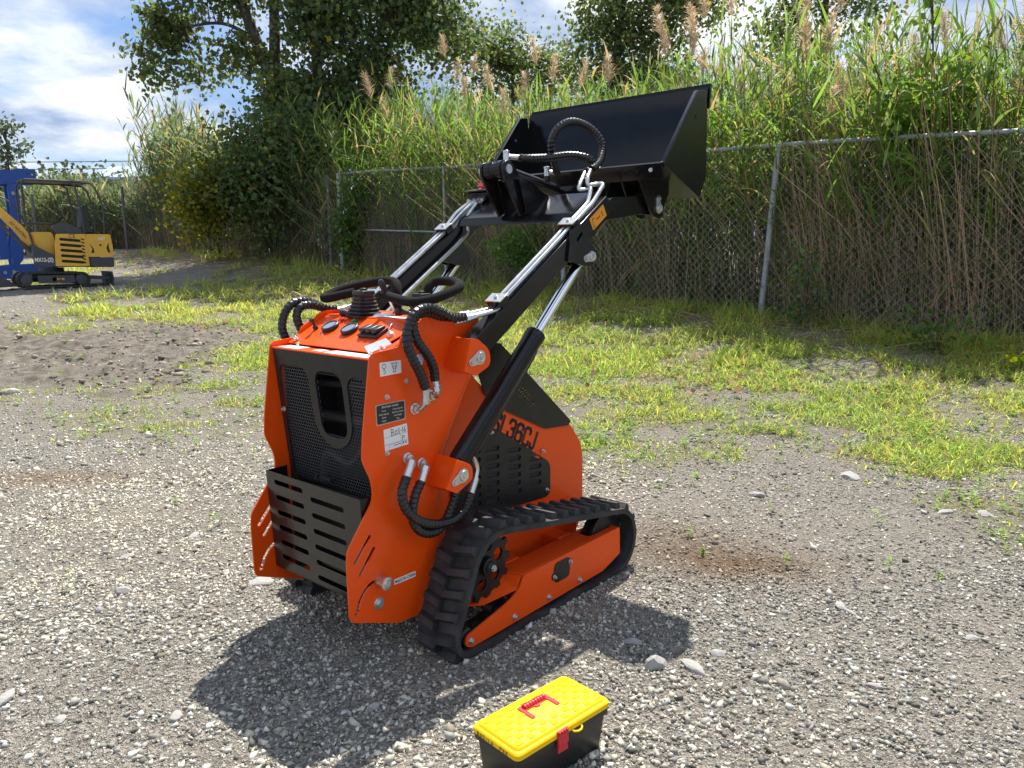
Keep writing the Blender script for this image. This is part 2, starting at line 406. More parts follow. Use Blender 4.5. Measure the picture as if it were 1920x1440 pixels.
def ground_material():
    m = bpy.data.materials.new('ground'); m.use_nodes = True; t = m.node_tree; p = t.nodes['Principled BSDF']
    p.inputs['Roughness'].default_value = 0.92; p.inputs['Specular IOR Level'].default_value = 0.2
    N = lambda ty: t.nodes.new(ty); L = t.links.new
    c = N('ShaderNodeTexCoord'); a = N('ShaderNodeAttribute'); a.attribute_name = 'zone'; sp = N('ShaderNodeSeparateColor'); L(a.outputs['Color'], sp.inputs[0])
    v = N('ShaderNodeTexVoronoi'); v.inputs['Scale'].default_value = 115; L(c.outputs['Object'], v.inputs['Vector'])
    v2 = N('ShaderNodeTexVoronoi'); v2.inputs['Scale'].default_value = 260; L(c.outputs['Object'], v2.inputs['Vector'])
    r = N('ShaderNodeValToRGB'); e = r.color_ramp.elements
    e[0].position = 0.0; e[0].color = (0.13, 0.119, 0.103, 1); e[1].position = 1.0; e[1].color = (0.55, 0.51, 0.45, 1)
    k = r.color_ramp.elements.new(0.5); k.color = (0.33, 0.303, 0.262, 1)
    s1 = N('ShaderNodeSeparateColor'); L(v.outputs['Color'], s1.inputs[0]); L(s1.outputs[0], r.inputs[0])
    n = N('ShaderNodeTexNoise'); n.inputs['Scale'].default_value = 2.2; n.inputs['Detail'].default_value = 8; L(c.outputs['Object'], n.inputs['Vector'])
    dm = N('ShaderNodeMix'); dm.data_type = 'RGBA'; rr = N('ShaderNodeMapRange'); rr.inputs['From Min'].default_value = 0.42; rr.inputs['From Max'].default_value = 0.7
    rr.inputs['To Max'].default_value = 0.6
    L(n.outputs['Fac'], rr.inputs[0]); L(rr.outputs[0], dm.inputs['Factor']); L(r.outputs[0], dm.inputs['A']); dm.inputs['B'].default_value = (0.40, 0.36, 0.30, 1)
    soil = N('ShaderNodeMix'); soil.data_type = 'RGBA'; L(sp.outputs['Green'], soil.inputs['Factor']); L(dm.outputs['Result'], soil.inputs['A'])
    n2 = N('ShaderNodeTexNoise'); n2.inputs['Scale'].default_value = 9; n2.inputs['Detail'].default_value = 8; L(c.outputs['Object'], n2.inputs['Vector'])
    r2 = N('ShaderNodeValToRGB'); r2.color_ramp.elements[0].color = (0.15, 0.13, 0.105, 1); r2.color_ramp.elements[1].color = (0.40, 0.355, 0.30, 1)
    r2.color_ramp.elements[0].position = 0.3; r2.color_ramp.elements[1].position = 0.7
    L(n2.outputs['Fac'], r2.inputs[0]); L(r2.outputs[0], soil.inputs['B'])
    gr = N('ShaderNodeMix'); gr.data_type = 'RGBA'; gf = N('ShaderNodeMath'); gf.operation = 'MULTIPLY'; gf.inputs[1].default_value = 0.7; L(sp.outputs['Red'], gf.inputs[0])
    L(gf.outputs[0], gr.inputs['Factor']); L(soil.outputs['Result'], gr.inputs['A'])
    r3 = N('ShaderNodeValToRGB'); r3.color_ramp.elements[0].color = (0.10, 0.095, 0.05, 1); r3.color_ramp.elements[1].color = (0.25, 0.225, 0.13, 1)
    r3.color_ramp.elements[0].position = 0.35; r3.color_ramp.elements[1].position = 0.65
    L(n2.outputs['Fac'], r3.inputs[0]); L(r3.outputs[0], gr.inputs['B'])
    st = N('ShaderNodeMix'); st.data_type = 'RGBA'; st.blend_type = 'MULTIPLY'; L(sp.outputs['Blue'], st.inputs['Factor']); L(gr.outputs['Result'], st.inputs['A']); st.inputs['B'].default_value = (0.66, 0.50, 0.38, 1)
    L(st.outputs['Result'], p.inputs['Base Color'])
    b = N('ShaderNodeBump'); b.inputs['Strength'].default_value = 0.95; b.inputs['Distance'].default_value = 0.014
    ad = N('ShaderNodeMath'); ad.operation = 'ADD'; L(v.outputs['Distance'], ad.inputs[0]); L(v2.outputs['Distance'], ad.inputs[1])
    ad2 = N('ShaderNodeMath'); ad2.operation = 'MULTIPLY_ADD'; ad2.inputs[1].default_value = 1.5; L(n2.outputs['Fac'], ad2.inputs[0]); L(ad.outputs[0], ad2.inputs[2])
    L(ad2.outputs[0], b.inputs['Height']); L(b.outputs[0], p.inputs['Normal'])
    return m
ground = np_mesh('ground', np.stack([X, Y, Z], -1).reshape(-1, 3), Fq, None, ground_material(), smooth=True)
za_ = ground.data.attributes.new('zone', 'FLOAT_COLOR', 'POINT')
c4 = np.ones((nx * ny, 4), np.float32); c4[:, 0] = gm.ravel(); c4[:, 1] = sm.ravel(); c4[:, 2] = np.clip(stain, 0, 1).ravel()
za_.data.foreach_set('color', c4.ravel()); tag(ground, kind='structure')

# ------------------------------------------------------------------ gravel (nobody could count it) and single rocks
def rand_in_view(n, y0, y1, margin=1.0, k=0.72):
    y = np.sqrt(rng.random(n) * (y1 ** 2 - y0 ** 2) + y0 ** 2); x = (rng.random(n) * 2 - 1) * (k * y + margin); return x, y
def stone_cloud(name, specs):
    base = np.array([(1, 0, 0), (-1, 0, 0), (0, 1, 0), (0, -1, 0), (0, 0, 1), (0, 0, -1)], float)
    fb = np.array([(0, 2, 4), (2, 1, 4), (1, 3, 4), (3, 0, 4), (2, 0, 5), (1, 2, 5), (3, 1, 5), (0, 3, 5)])
    VV = []; CC = []; cnt = 0
    for (n, y0, y1, r0, r1, keep) in specs:
        x, y = rand_in_view(n, y0, y1); g = grass_mask(x, y); so = soil_mask(x, y)
        k = rng.random(n) < np.clip(1 - keep * g, 0, 1) * (1 - 0.75 * so) * (1 - 0.55 * sstep(0.50, 0.66, fbm(x * 0.8 + 60, y * 1.1 + 9, 4))); x, y = x[k], y[k]; n = len(x)
        pat = fbm(x * 1.6 + 3, y * 1.6 + 8, 3)
        r = r0 * (r1 / r0) ** (rng.random(n) ** 2.2) * (0.75 + 0.6 * pat)
        z = hgt(x, y) + r * 0.15
        P = base[None] + rng.uniform(-0.42, 0.42, (n, 6, 3))
        P = P * np.stack([np.ones(n) * rng.uniform(0.8, 1.5, n), rng.uniform(0.7, 1.2, n), rng.uniform(0.45, 0.9, n)], -1)[:, None, :]
        q = unit(rng.normal(size=(n, 4)) * np.array([1, .35, .35, 1]))
        w_, a, b, c = q.T
        R = np.stack([1 - 2 * (b * b + c * c), 2 * (a * b - c * w_), 2 * (a * c + b * w_), 2 * (a * b + c * w_), 1 - 2 * (a * a + c * c), 2 * (b * c - a * w_), 2 * (a * c - b * w_), 2 * (b * c + a * w_), 1 - 2 * (a * a + b * b)], -1).reshape(n, 3, 3)
        P = np.einsum('nij,nkj->nki', R, P) * r[:, None, None] + np.stack([x, y, z], -1)[:, None, :]
        v = rng.choice([0.14, 0.23, 0.33, 0.44, 0.54, 0.66], n, p=[.13, .20, .25, .23, .14, .05]) * rng.uniform(0.85, 1.15, n)
        big = fbm(x * 0.55 + 20, y * 0.8, 3); v = v * (0.70 + 0.65 * big) * np.interp(x, [-2.5, 0.5, 2.5], [1.25, 1.02, 0.92])
        warm = np.clip(rng.uniform(0, 1, n) + (big - 0.5) * 1.2, 0, 1.3); c3 = np.stack([v * (1 + 0.09 * warm), v * (1.0 - 0.01 * warm), v * (0.93 - 0.18 * warm)], -1)
        sx = np.exp(-(((x - 1.02) / 0.30) ** 2 + ((y - 3.02) / 0.16) ** 2)) + 0.7 * np.exp(-(((x - 0.75) / 0.35) ** 2 + ((y - 3.25) / 0.3) ** 2)) + 0.8 * np.exp(-(((x + 2.75) / 0.45) ** 2 + ((y - 4.4) / 0.16) ** 2))
        sx = np.clip(sx * (0.4 + rng.random(n)), 0, 1)[:, None]; c3 = c3 * (1 - sx) + c3 * sx * np.array([0.74, 0.60, 0.48])
        VV.append(P.reshape(-1, 3)); CC.append(np.repeat(c3, 6, 0)); cnt += n
    V = np.concatenate(VV); C = np.concatenate(CC); Fq = (fb[None] + (np.arange(cnt) * 6)[:, None, None]).reshape(-1, 3)
    o = np_mesh(name, V, Fq, C, 'stone'); tag(o, 'grey crushed gravel covering the yard', 'gravel', kind='stuff'); return o
stone_cloud('gravel', [(66000, 1.2, 3.0, 0.0030, 0.0112, 1.0), (1300, 1.2, 3.4, 0.009, 0.020, 1.0), (60000, 3.0, 5.2, 0.0040, 0.011, 0.8), (1200, 3.2, 6.0, 0.012, 0.024, .8), (18000, 5.2, 9.0, 0.006, 0.015, 0.75), (5000, 9.0, 16.0, 0.010, 0.028, 1.0)])

def rock(x, y, r, sq, seed, label, name='rock', sink=0.3):
    rs = np.random.default_rng(seed); bm = bmesh.new(); bmesh.ops.create_icosphere(bm, subdivisions=2, radius=1.0)
    pl = unit(rs.normal(size=(9, 3))); ds = rs.uniform(0.55, 0.9, 9)
    for v_ in bm.verts:
        p = np.array(v_.co)
        for k in range(9):
            e = p @ pl[k] - ds[k]
            if e > 0: p = p - pl[k] * e * 0.92
        v_.co = Vector(p * (1 + rs.uniform(-0.03, 0.03)))
    me = bpy.data.meshes.new(name); bm.to_mesh(me); bm.free(); me.materials.append(M['rock'])
    o = bpy.data.objects.new(name, me); col.objects.link(o); o.scale = (r * sq[0], r * sq[1], r * sq[2]); o.rotation_euler = (rs.uniform(-.15, .15), rs.uniform(-.15, .15), rs.uniform(0, 6.28))
    o.location = (x, y, hz(x, y) + r * sq[2] * (0.55 - sink)); tag(o, label, 'rock', 'loose rocks lying on the yard'); return o
ROCKS = [((0.45, 2.23), 0.042, (1, .7, .8), 'pale angular rock beside the shadow above the toolbox'), ((0.57, 2.21), 0.05, (1.2, .6, .25), 'flat pale slab beside the angular rock near the toolbox'), ((-1.54, 2.81), 0.034, (1.2, .7, .6), 'pale wedge of stone on the open gravel at the left'),
 ((-1.55, 2.66), 0.022, (1, .8, .7), 'small pale stone just below the pale wedge at the left'), ((-1.03, 2.9), 0.06, (1.2, .8, .25), 'flat sandy slab beside the rear basket of the loader'), ((1.97, 4.29), 0.07, (1.2, .8, .4), 'larger pale rock at the edge of the grass on the right'),
 ((1.32, 3.95), 0.045, (1, .7, .5), 'pale rock at the grass edge nearest the brown stain'), ((1.21, 2.63), 0.032, (1, .7, .4), 'pale flat stone near the middle right of the gravel'), ((1.22, 2.58), 0.025, (1.2, .6, .4), 'thin pale stone just below another flat stone at right'),
 ((0.99, 2.59), 0.018, (1, .9, .9), 'dark rounded stone right of the loader shadow'), ((2.17, 3.65), 0.04, (1.3, .7, .4), 'pale rock left of its twin among weeds at far right'), ((2.35, 3.6), 0.04, (1.2, .8, .5), 'pale rock right of its twin among weeds at far right'),
 ((-1.52, 2.08), 0.035, (1.3, .7, .4), 'flat pale stone at the far left edge of the gravel'), ((-1.3, 1.98), 0.022, (1.2, .8, .4), 'small flat stone near the lower left corner'), ((0.40, 2.38), 0.03, (1.3, .7, .5), 'grey stone at the edge of the shadow under the bucket'),
 ((-1.7, 3.17), 0.028, (1.2, .8, .5), 'grey stone high on the left gravel'), ((-1.51, 3.42), 0.03, (1.4, .7, .4), 'grey stone left of the loader wing plate'), ((-0.41, 2.02), 0.022, (1.1, .8, .6), 'pale stone inside the loader shadow'),
 ((0.67, 2.31), 0.026, (1.1, .8, .4), 'flat stone right of the angular rock near the toolbox'), ((-0.97, 1.98), 0.024, (1.2, .8, .5), 'flat stone left of the shadow tip near the bottom edge'), ((1.55, 2.39), 0.022, (1.2, .8, .5), 'small stone on the lower right gravel'),
 ((1.09, 2.11), 0.022, (1.2, .8, .5), 'small stone right of the toolbox'), ((-4.57, 6.8), 0.09, (1.2, .8, .4), 'white crumpled looking rock on the dirt at the left edge')]
for k, (p_, r_, sq_, lab_) in enumerate(ROCKS): rock(p_[0], p_[1], r_, sq_, 50 + k, lab_)


# clods of turned mud in the bare patch on the left
def clods():
    n = 7000; x = rng.uniform(-9, -2.2, n); y = rng.uniform(6.0, 12.0, n); k = rng.random(n) < soil_mask(x, y) * (0.15 + 0.85 * sstep(0.45, 0.65, fbm(x * 1.5, y * 2.5, 3))); x, y = x[k], y[k]; n = len(x)
    base = np.array([(a, b, c) for c in (-1, 1) for b in (-1, 1) for a in (-1, 1)], float) * 0.7
    fb = np.array([(0, 2, 3, 1), (4, 5, 7, 6), (0, 1, 5, 4), (2, 6, 7, 3), (0, 4, 6, 2), (1, 3, 7, 5)])
    r = 0.009 * (5.0 ** (rng.random(n) ** 2.2)); P = (base[None] + rng.uniform(-0.35, 0.35, (n, 8, 3))) * np.stack([rng.uniform(0.8, 1.6, n), rng.uniform(0.7, 1.2, n), rng.uniform(0.4, 0.8, n)], -1)[:, None, :]
    a = rng.uniform(0, 6.28, n); ca, sa = np.cos(a)[:, None], np.sin(a)[:, None]; P = np.stack([P[..., 0] * ca - P[..., 1] * sa, P[..., 0] * sa + P[..., 1] * ca, P[..., 2]], -1) * r[:, None, None] + np.stack([x, y, hgt(x, y) + r * 0.1], -1)[:, None, :]
    c = np.repeat(np.array([0.22, 0.19, 0.155])[None] * rng.uniform(0.6, 1.6, (n, 1)), 8, 0)
    o = np_mesh('mud_clods', P.reshape(-1, 3), (fb[None] + (np.arange(n) * 8)[:, None, None]).reshape(-1, 4), c, 'stone'); tag(o, 'lumpy brown mud clods in the bare patch on the left', 'mud', kind='stuff')
clods()
# ------------------------------------------------------------------ compact track loader
# loader frame: x forward (towards the bucket), second value = offset to its right side, z up
LO = (-0.53911, 2.55599, 0.0); LYAW = math.atan2(0.75820085, 0.65202107)
loader = empty('skid_loader', LO, LYAW)
tag(loader, 'orange compact track loader with raised black bucket on gravel', 'loader')
def lb(mb, name, m, bevel=0.0, parent=None, **k): return mb.build(name, m, parent or loader, bevel, flip=True, **k)
def side(s): return lambda x, y, a: (x, s * a, y)

def bolt(p, d, r=0.009, parent=None, m='zinc', name='bolt', wash=True):
    mb = MB(); p = Vector(p); d = Vector(d)
    if wash: mb.cyl(p, p + d * 0.003, r * 1.45, n=16)
    mb.cyl(p + d * 0.003, p + d * 0.010, r, n=6); mb.cyl(p + d * 0.010, p + d * 0.012, r * 0.75, n=12)
    return lb(mb, name, m, 0.0006, parent)

# side plates, with the slots of the rear wings
rear_prof = rounded([(-0.146, 1.008), (-0.185, 0.76), (-0.192, 0.685), (-0.158, 0.610), (-0.155, 0.555), (-0.262, 0.415), (-0.266, 0.375), (-0.264, 0.186), (-0.07, 0.110), (0.06, 0.104),
                     (0.17, 0.15), (0.15, 0.35), (0.10, 0.50), (0.12, 0.62), (0.22, 0.80), (0.30, 0.93), (0.305, 1.013), (0.338, 1.082), (0.227, 1.100), (0.082, 1.105), (-0.02, 1.048), (-0.03, 1.018)],
                    [0.022, 0.02, 0.02, 0.04, 0.05, 0.03, 0.03, 0.022, 0.0, 0, 0.02, 0.05, 0.05, 0.05, 0.05, 0.02, 0.02, 0.004, 0.03, 0.03, 0.01, 0.015])
arc = [(-0.163, 0.288), (-0.185, 0.281), (-0.206, 0.265), (-0.222, 0.244), (-0.231, 0.222), (-0.235, 0.208)]
def thick_line(pts, r):
    L_, R_ = [], []
    for i, p in enumerate(pts):
        a = Vector(pts[max(i - 1, 0)]); b = Vector(pts[min(i + 1, len(pts) - 1)]); d = (b - a).normalized(); q = Vector((-d.y, d.x)) * r
        L_.append(tuple(Vector(p) + q)); R_.append(tuple(Vector(p) - q))
    return L_ + R_[::-1]
for s in (1, -1):
    mb = MB()
    mb.plate([rear_prof, slot2((-0.175, 0.439), (-0.235, 0.370), 0.0058), slot2((-0.160, 0.396), (-0.218, 0.326), 0.0058), thick_line(arc, 0.0058), circle2((-0.237, 0.207), 0.008, 10)], 0.267, 0.273, side(s))
    sp = lb(mb, 'side_plate', 'orange', 0.0015)
    # sheet bent inwards towards the narrower hood
    mb = MB(); edge = [(0.17, 0.15), (0.15, 0.35), (0.112, 0.46), (0.108, 0.53), (0.12, 0.62), (0.22, 0.80), (0.30, 0.93), (0.305, 1.0)]
    V = []; Fc = []
    for (x, z) in edge:
        for k in range(7):
            t = k / 6; V.append((x - 0.004 + 0.055 * math.sin(t * PI / 2), s * (0.2725 - 0.045 * (1 - math.cos(t * PI / 2))), z))
    for i in range(len(edge) - 1):
        for k in range(6): Fc.append((i * 7 + k, i * 7 + k + 1, (i + 1) * 7 + k + 1, (i + 1) * 7 + k))
    mb.add(V, Fc); lb(mb, 'bent_panel', 'orange', 0, angle=60)

# narrow front hood
hood = [(0.14, 0.10), (0.99, 0.12), (1.027, 0.20), (1.026, 0.449), (1.005, 0.51), (0.926, 0.602), (0.757, 0.611), (0.524, 0.719), (0.36, 0.86), (0.30, 0.93), (0.14, 0.93)]
mb = MB(); mb.plate([rounded(hood, 0.015)], -0.228, 0.228); lb(mb, 'hood', 'orange', 0.004)
# black side guards with perforation, and slotted vent panels
guard = rounded([(0.489, 0.979), (0.928, 0.612), (0.908, 0.596), (0.757, 0.608), (0.524, 0.716), (0.40, 0.80), (0.36, 0.90), (0.42, 0.99)], 0.006, 2)
holes = []
for i in range(9):
    for j in range(5):
        x = 0.585 + i * 0.0125 + (j % 2) * 0.006; z = 0.822 - i * 0.0098 - j * 0.011
        holes.append(circle2((x, z), 0.0034, 6))
vent = rounded([(0.36, 0.672), (0.44, 0.668), (0.538, 0.614), (0.789, 0.462), (0.789, 0.337), (0.765, 0.322), (0.33, 0.345), (0.22, 0.40), (0.22, 0.58)], [0.02, 0.02, 0.02, 0.03, 0.025, 0.02, 0.02, 0.02, 0.02])
vs = []
for cx, zt, nn in ((0.335, 0.600, 7), (0.437, 0.590, 7), (0.563, 0.560, 6), (0.690, 0.500, 4)):
    for k in range(nn):
        z = zt - k * 0.0335 - (0 if cx < 0.5 else 0.0)
        vs.append(slot2((cx - 0.030, z + 0.003), (cx + 0.030, z - 0.003), 0.0092))
for s in (1, -1):
    mb = MB(); mb.plate([guard] + holes, 0.233, 0.237, side(s)); lb(mb, 'side_guard', 'satin', 0.0)
    mb = MB(); mb.plate([vent] + vs, 0.232, 0.236, side(s)); vp = lb(mb, 'vent_panel', 'satin', 0.0008)
    mb = MB(); mb.plate([[(0.235, 0.36), (0.77, 0.36), (0.77, 0.46), (0.53, 0.60), (0.25, 0.64)]], 0.2285, 0.2295, side(s)); lb(mb, 'vent_backing', 'ink')
    for q in ((0.738, 0.520), (0.765, 0.352), (0.43, 0.655)): bolt((q[0], s * 0.236, q[1]), (0, s, 0), 0.006, name='panel_bolt')
mb = MB(); mb.plate([[(0.36, 0.90), (0.42, 0.99), (0.489, 0.979), (0.43, 0.88)]], -0.232, 0.232); lb(mb, 'hood_cap', 'satin', 0.002)

# inner bulkhead, engine bay seen through the window
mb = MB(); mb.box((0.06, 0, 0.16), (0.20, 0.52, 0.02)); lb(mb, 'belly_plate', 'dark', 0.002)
mb = MB(); mb.box((0.12, 0, 0.55), (0.012, 0.52, 0.80)); lb(mb, 'bulkhead', 'dark', 0.002)  # dark instead of orange: shade of the closed bay put into its colour
mb = MB()
mb.box((0.03, -0.02, 0.33), (0.14, 0.34, 0.30)); mb.cyl((0.0, -0.18, 0.74), (0.0, 0.10, 0.74), 0.022, n=14); mb.cyl((0.02, -0.22, 0.85), (0.02, 0.2, 0.87), 0.016, n=12)
mb.box((0.04, 0.14, 0.66), (0.08, 0.10, 0.14)); mb.tube(spline([(-0.03, -0.16, 0.5), (-0.05, -0.1, 0.62), (-0.04, 0.02, 0.60), (-0.02, 0.1, 0.7)]), 0.014); lb(mb, 'engine', 'dark', 0.004)
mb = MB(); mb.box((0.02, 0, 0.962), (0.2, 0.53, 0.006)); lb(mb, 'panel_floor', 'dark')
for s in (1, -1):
    mb = MB(); mb.box((0.015, s * 0.2635, 0.56), (0.225, 0.004, 0.80)); lb(mb, 'bay_shade_sheet', 'dark')  # added dark sheets over the orange plates, painting in the bay's shade

# rear cover: black sheet with U shaped opening, honeycomb behind it
def cov(y, h, a):                       # y = sideways, h = height, a = depth offset; leans forward towards its foot
    t = (0.991 - h); u_ = -0.143 + 0.062 * min(t / 0.28, 1.0) ** 0.8
    return (u_ + a, y, h)
def cov_flat(y, h, a): return (-0.143 + (0.991 - h) * 0.10 + a, y, h)
outer = [(-0.262, 0.991), (0.262, 0.991), (0.262, 0.22), (-0.262, 0.22)]
ring_o = rounded([(-0.062, 0.925), (0.120, 0.925), (0.120, 0.655), (-0.062, 0.655)], 0.06, 6)
u_open = [(-0.215, 0.93)] + [(-0.215, 0.53), (0.222, 0.53), (0.222, 0.895)]
def arcp(cx, cy, r, a0, a1, n=7): return [(cx + r * math.cos(math.radians(a0 + (a1 - a0) * k / n)), cy + r * math.sin(math.radians(a0 + (a1 - a0) * k / n))) for k in range(n + 1)]
u_loop = (arcp(-0.205, 0.900, 0.035, 180, 90) + arcp(-0.118, 0.890, 0.045, 90, 0) + [(-0.070, 0.78)] + arcp(0.034, 0.772, 0.102, 180, 360, 14) + [(0.137, 0.87)] +
          arcp(0.180, 0.880, 0.045, 180, 90) + arcp(0.190, 0.880, 0.045, 90, 0) + arcp(0.205, 0.545, 0.03, 0, -90) + arcp(-0.205, 0.545, 0.035, -90, -180))
win = rounded([(-0.036, 0.930), (0.110, 0.930), (0.108, 0.708), (-0.030, 0.708)], 0.05, 6)
mb = MB(); mb.plate([outer, u_loop, win], 0.0, 0.0025, cov_flat); lb(mb, 'rear_cover', 'satin', 0.0008)
mb = MB(); cell = 0.0132; ro = cell / math.sqrt(3); ri = ro * 0.80
rows = int(0.415 / (ro * 1.5)) + 1
for j in range(rows):
    for i in range(int(0.49 / cell) + 1):
        y0 = -0.245 + i * cell + (j % 2) * cell / 2; h0 = 0.525 + j * ro * 1.5
        if -0.03 < y0 < 0.105 and 0.712 < h0 < 0.925: continue
        O_ = [cov_flat(y0 + ro * math.cos(PI / 2 + k * PI / 3), h0 + ro * math.sin(PI / 2 + k * PI / 3), 0.006) for k in range(6)]
        I_ = [cov_flat(y0 + ri * math.cos(PI / 2 + k * PI / 3), h0 + ri * math.sin(PI / 2 + k * PI / 3), 0.0055) for k in range(6)]
        mb.add(O_ + I_, [(k, (k + 1) % 6, 6 + (k + 1) % 6, 6 + k) for k in range(6)])
hs = lb(mb, 'honeycomb_screen', 'grille', smooth=False); hs['kind'] = 'stuff'
mb = MB()
for y in (-0.245, 0.245): bolt((cov_flat(y, 0.77, 0)[0], y, 0.77), (-1, 0, 0), 0.007)
# top shelf with labels
mb = MB(); mb.box((-0.105, 0, 0.989), (0.078, 0.528, 0.005)); lb(mb, 'rear_shelf', 'orange', 0.001)
for (c, sz, ls) in (((-0.105, -0.185, 0.9925), (0.055, 0.115, 0.0008), 4), ((-0.108, -0.03, 0.9925), (0.035, 0.05, 0.0008), 0), ((-0.105, 0.13, 0.9925), (0.058, 0.22, 0.0008), 7)):
    mb = MB(); mb.box(c, sz); d = lb(mb, 'warning_label', 'white')
    mb = MB()
    for k in range(ls):
        mb.box((c[0] + 0.006 * ((k % 2) * 2 - 1), c[1] - sz[1] * 0.38 + k * sz[1] * 0.76 / max(ls - 1, 1), c[2] + 0.0008), (0.012, 0.006, 0.0004))
    if ls: lb(mb, 'label_print', 'ink', parent=d)

# sloping control panel and flat top
n_sl = Vector((-0.456, 0, 0.89)); e_sl = Vector((0.89, 0, 0.456))
def pan(x, y, a=0.0):                   # point on the sloping panel: x along its slope from the lower edge
    return (-0.078 + 0.89 * x - 0.456 * a, y, 1.001 + 0.456 * x + 0.89 * a)
def panu(u): return (u + 0.078) / 0.89
mb = MB(); mb.plate([[(0.0, -0.266), (0.19, -0.266), (0.19, 0.266), (0.0, 0.266)], [(0.055, 0.215), (0.11, 0.235), (0.11, 0.252), (0.055, 0.24)]], -0.004, 0.0, pan); cp = lb(mb, 'control_panel', 'orange', 0.001)
mb = MB(); mb.box((0.205, 0, 1.087), (0.235, 0.532, 0.006)); lb(mb, 'top_plate', 'orange', 0.002)
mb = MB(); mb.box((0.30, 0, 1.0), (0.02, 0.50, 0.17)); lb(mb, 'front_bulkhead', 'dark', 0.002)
def gauge(u_, y, ry=0.030):
    c = Vector(pan(panu(u_), y, 0.0)); mb = MB(); mb.lathe(c, c + n_sl, [(0, ry * 1.05), (0.004, ry * 1.1), (0.013, ry * 1.08), (0.015, ry * 1.0), (0.015, ry * 0.84), (0.011, ry * 0.82)], 28); g = lb(mb, 'gauge', 'plastic', parent=None)
    mb = MB(); mb.lathe(c + n_sl * 0.0112, c + n_sl, [(0, ry * 0.84), (0.0015, ry * 0.83)], 28); lb(mb, 'gauge_glass', 'glass', parent=g)
gauge(0.018, -0.140); gauge(0.013, -0.025)
mb = MB(); Rp = Matrix((e_sl, Vector((0, 1, 0)), n_sl)).transposed()
mb.box(pan(panu(0.008), 0.103, 0.006), (0.058, 0.098, 0.012), Rp); sw = lb(mb, 'switch_block', 'plastic', 0.002)
for k in range(3):
    mb = MB(); y = 0.071 + k * 0.031
    mb.box(pan(panu(0.012), y, 0.018), (0.046, 0.026, 0.014), Rp @ Matrix.Rotation(0.2, 3, 'Y')); r = lb(mb, 'rocker_switch', 'plastic', 0.004, parent=sw)
    mb = MB(); mb.box(pan(panu(-0.002), y, 0.0265), (0.006, 0.010, 0.001), Rp @ Matrix.Rotation(0.2, 3, 'Y')); lb(mb, 'switch_mark', 'white', parent=r)
c = Vector(pan(panu(0.007), 0.190)); mb = MB(); mb.lathe(c, c + n_sl, [(0, 0.014), (0.010, 0.013), (0.012, 0.009), (0.014, 0.004)], 18); k_ = lb(mb, 'ignition_lock', 'zinc')
mb = MB(); mb.bar(c + n_sl * 0.012, c + n_sl * 0.026 + Vector((0.03, -0.012, 0.01)), 0.003, 0.014); lb(mb, 'key', 'zinc', 0.001, parent=k_)
for (u_, y, m_) in ((0.064, -0.129, 'red'), (0.060, -0.060, 'green_btn')):
    c = Vector(pan(panu(u_), y)); mb = MB(); mb.lathe(c, c + n_sl, [(0, 0.012), (0.004, 0.012), (0.005, 0.009), (0.010, 0.0085), (0.011, 0.006)], 16); lb(mb, 'push_button', m_)
c = Vector(pan(panu(0.006), -0.212)); mb = MB(); mb.lathe(c, c + n_sl, [(0, 0.010), (0.012, 0.010), (0.013, 0.005), (0.032, 0.005), (0.033, 0.0095), (0.042, 0.0095), (0.044, 0.006)], 16); lb(mb, 'pull_knob', 'plastic')
for s in (1, -1): bolt((-0.065, s * 0.235, 1.012), (-0.456, 0, 0.89), 0.007, name='panel_bolt'); bolt((-0.08, s * 0.20, 0.9925), (0, 0, 1), 0.007, name='panel_bolt')
# label strip on the flat top
mb = MB(); mb.box((0.125, 0.05, 1.0915), (0.035, 0.20, 0.0008)); lb(mb, 'warning_label', 'white')
# bellows and joystick heads
def bellows(u_, y, z0, z1, w0):
    mb = MB(); nf = 6; rings = []
    for k in range(nf * 2 + 1):
        t = k / (nf * 2); w_ = w0 * (1 - 0.42 * t) * (1.0 if k % 2 == 0 else 0.86); z = z0 + (z1 - z0) * t
        rings.append([(u_ + q[0], y + q[1], z + 0.02 * q[0]) for q in rounded([(-w_, -w_), (w_, -w_), (w_, w_), (-w_, w_)], w_ * 0.5, 4)])
    n = len(rings[0]); V = [p for r in rings for p in r]
    Fc = [(i * n + k, i * n + (k + 1) % n, (i + 1) * n + (k + 1) % n, (i + 1) * n + k) for i in range(len(rings) - 1) for k in range(n)] + [tuple(range(n)), tuple((len(rings) - 1) * n + k for k in range(n))]
    mb.add(V, Fc); b = lb(mb, 'lever_boot', 'plastic', angle=20)
    mb = MB(); w_ = w0 * 0.62
    mb.plate([rounded([(-w_, -w_), (w_, -w_), (w_, w_), (-w_, w_)], w_ * 0.35, 3)], 0, 0.014, lambda a, c_, d: (u_ + a * (1 - 20 * max(0, d - 0.006) * 0.5), y + c_ * (1 - 20 * max(0, d - 0.006) * 0.5), z1 + d)); mb.lathe((u_, y, z1 + 0.014), (u_, y, z1 + 0.1), [(0, 0.013), (0.008, 0.012), (0.009, 0.008)], 16)
    lb(mb, 'boot_collar', 'plastic', 0.002, parent=b)
bellows(0.115, -0.075, 1.09, 1.165, 0.052); bellows(0.225, 0.105, 1.09, 1.155, 0.045)
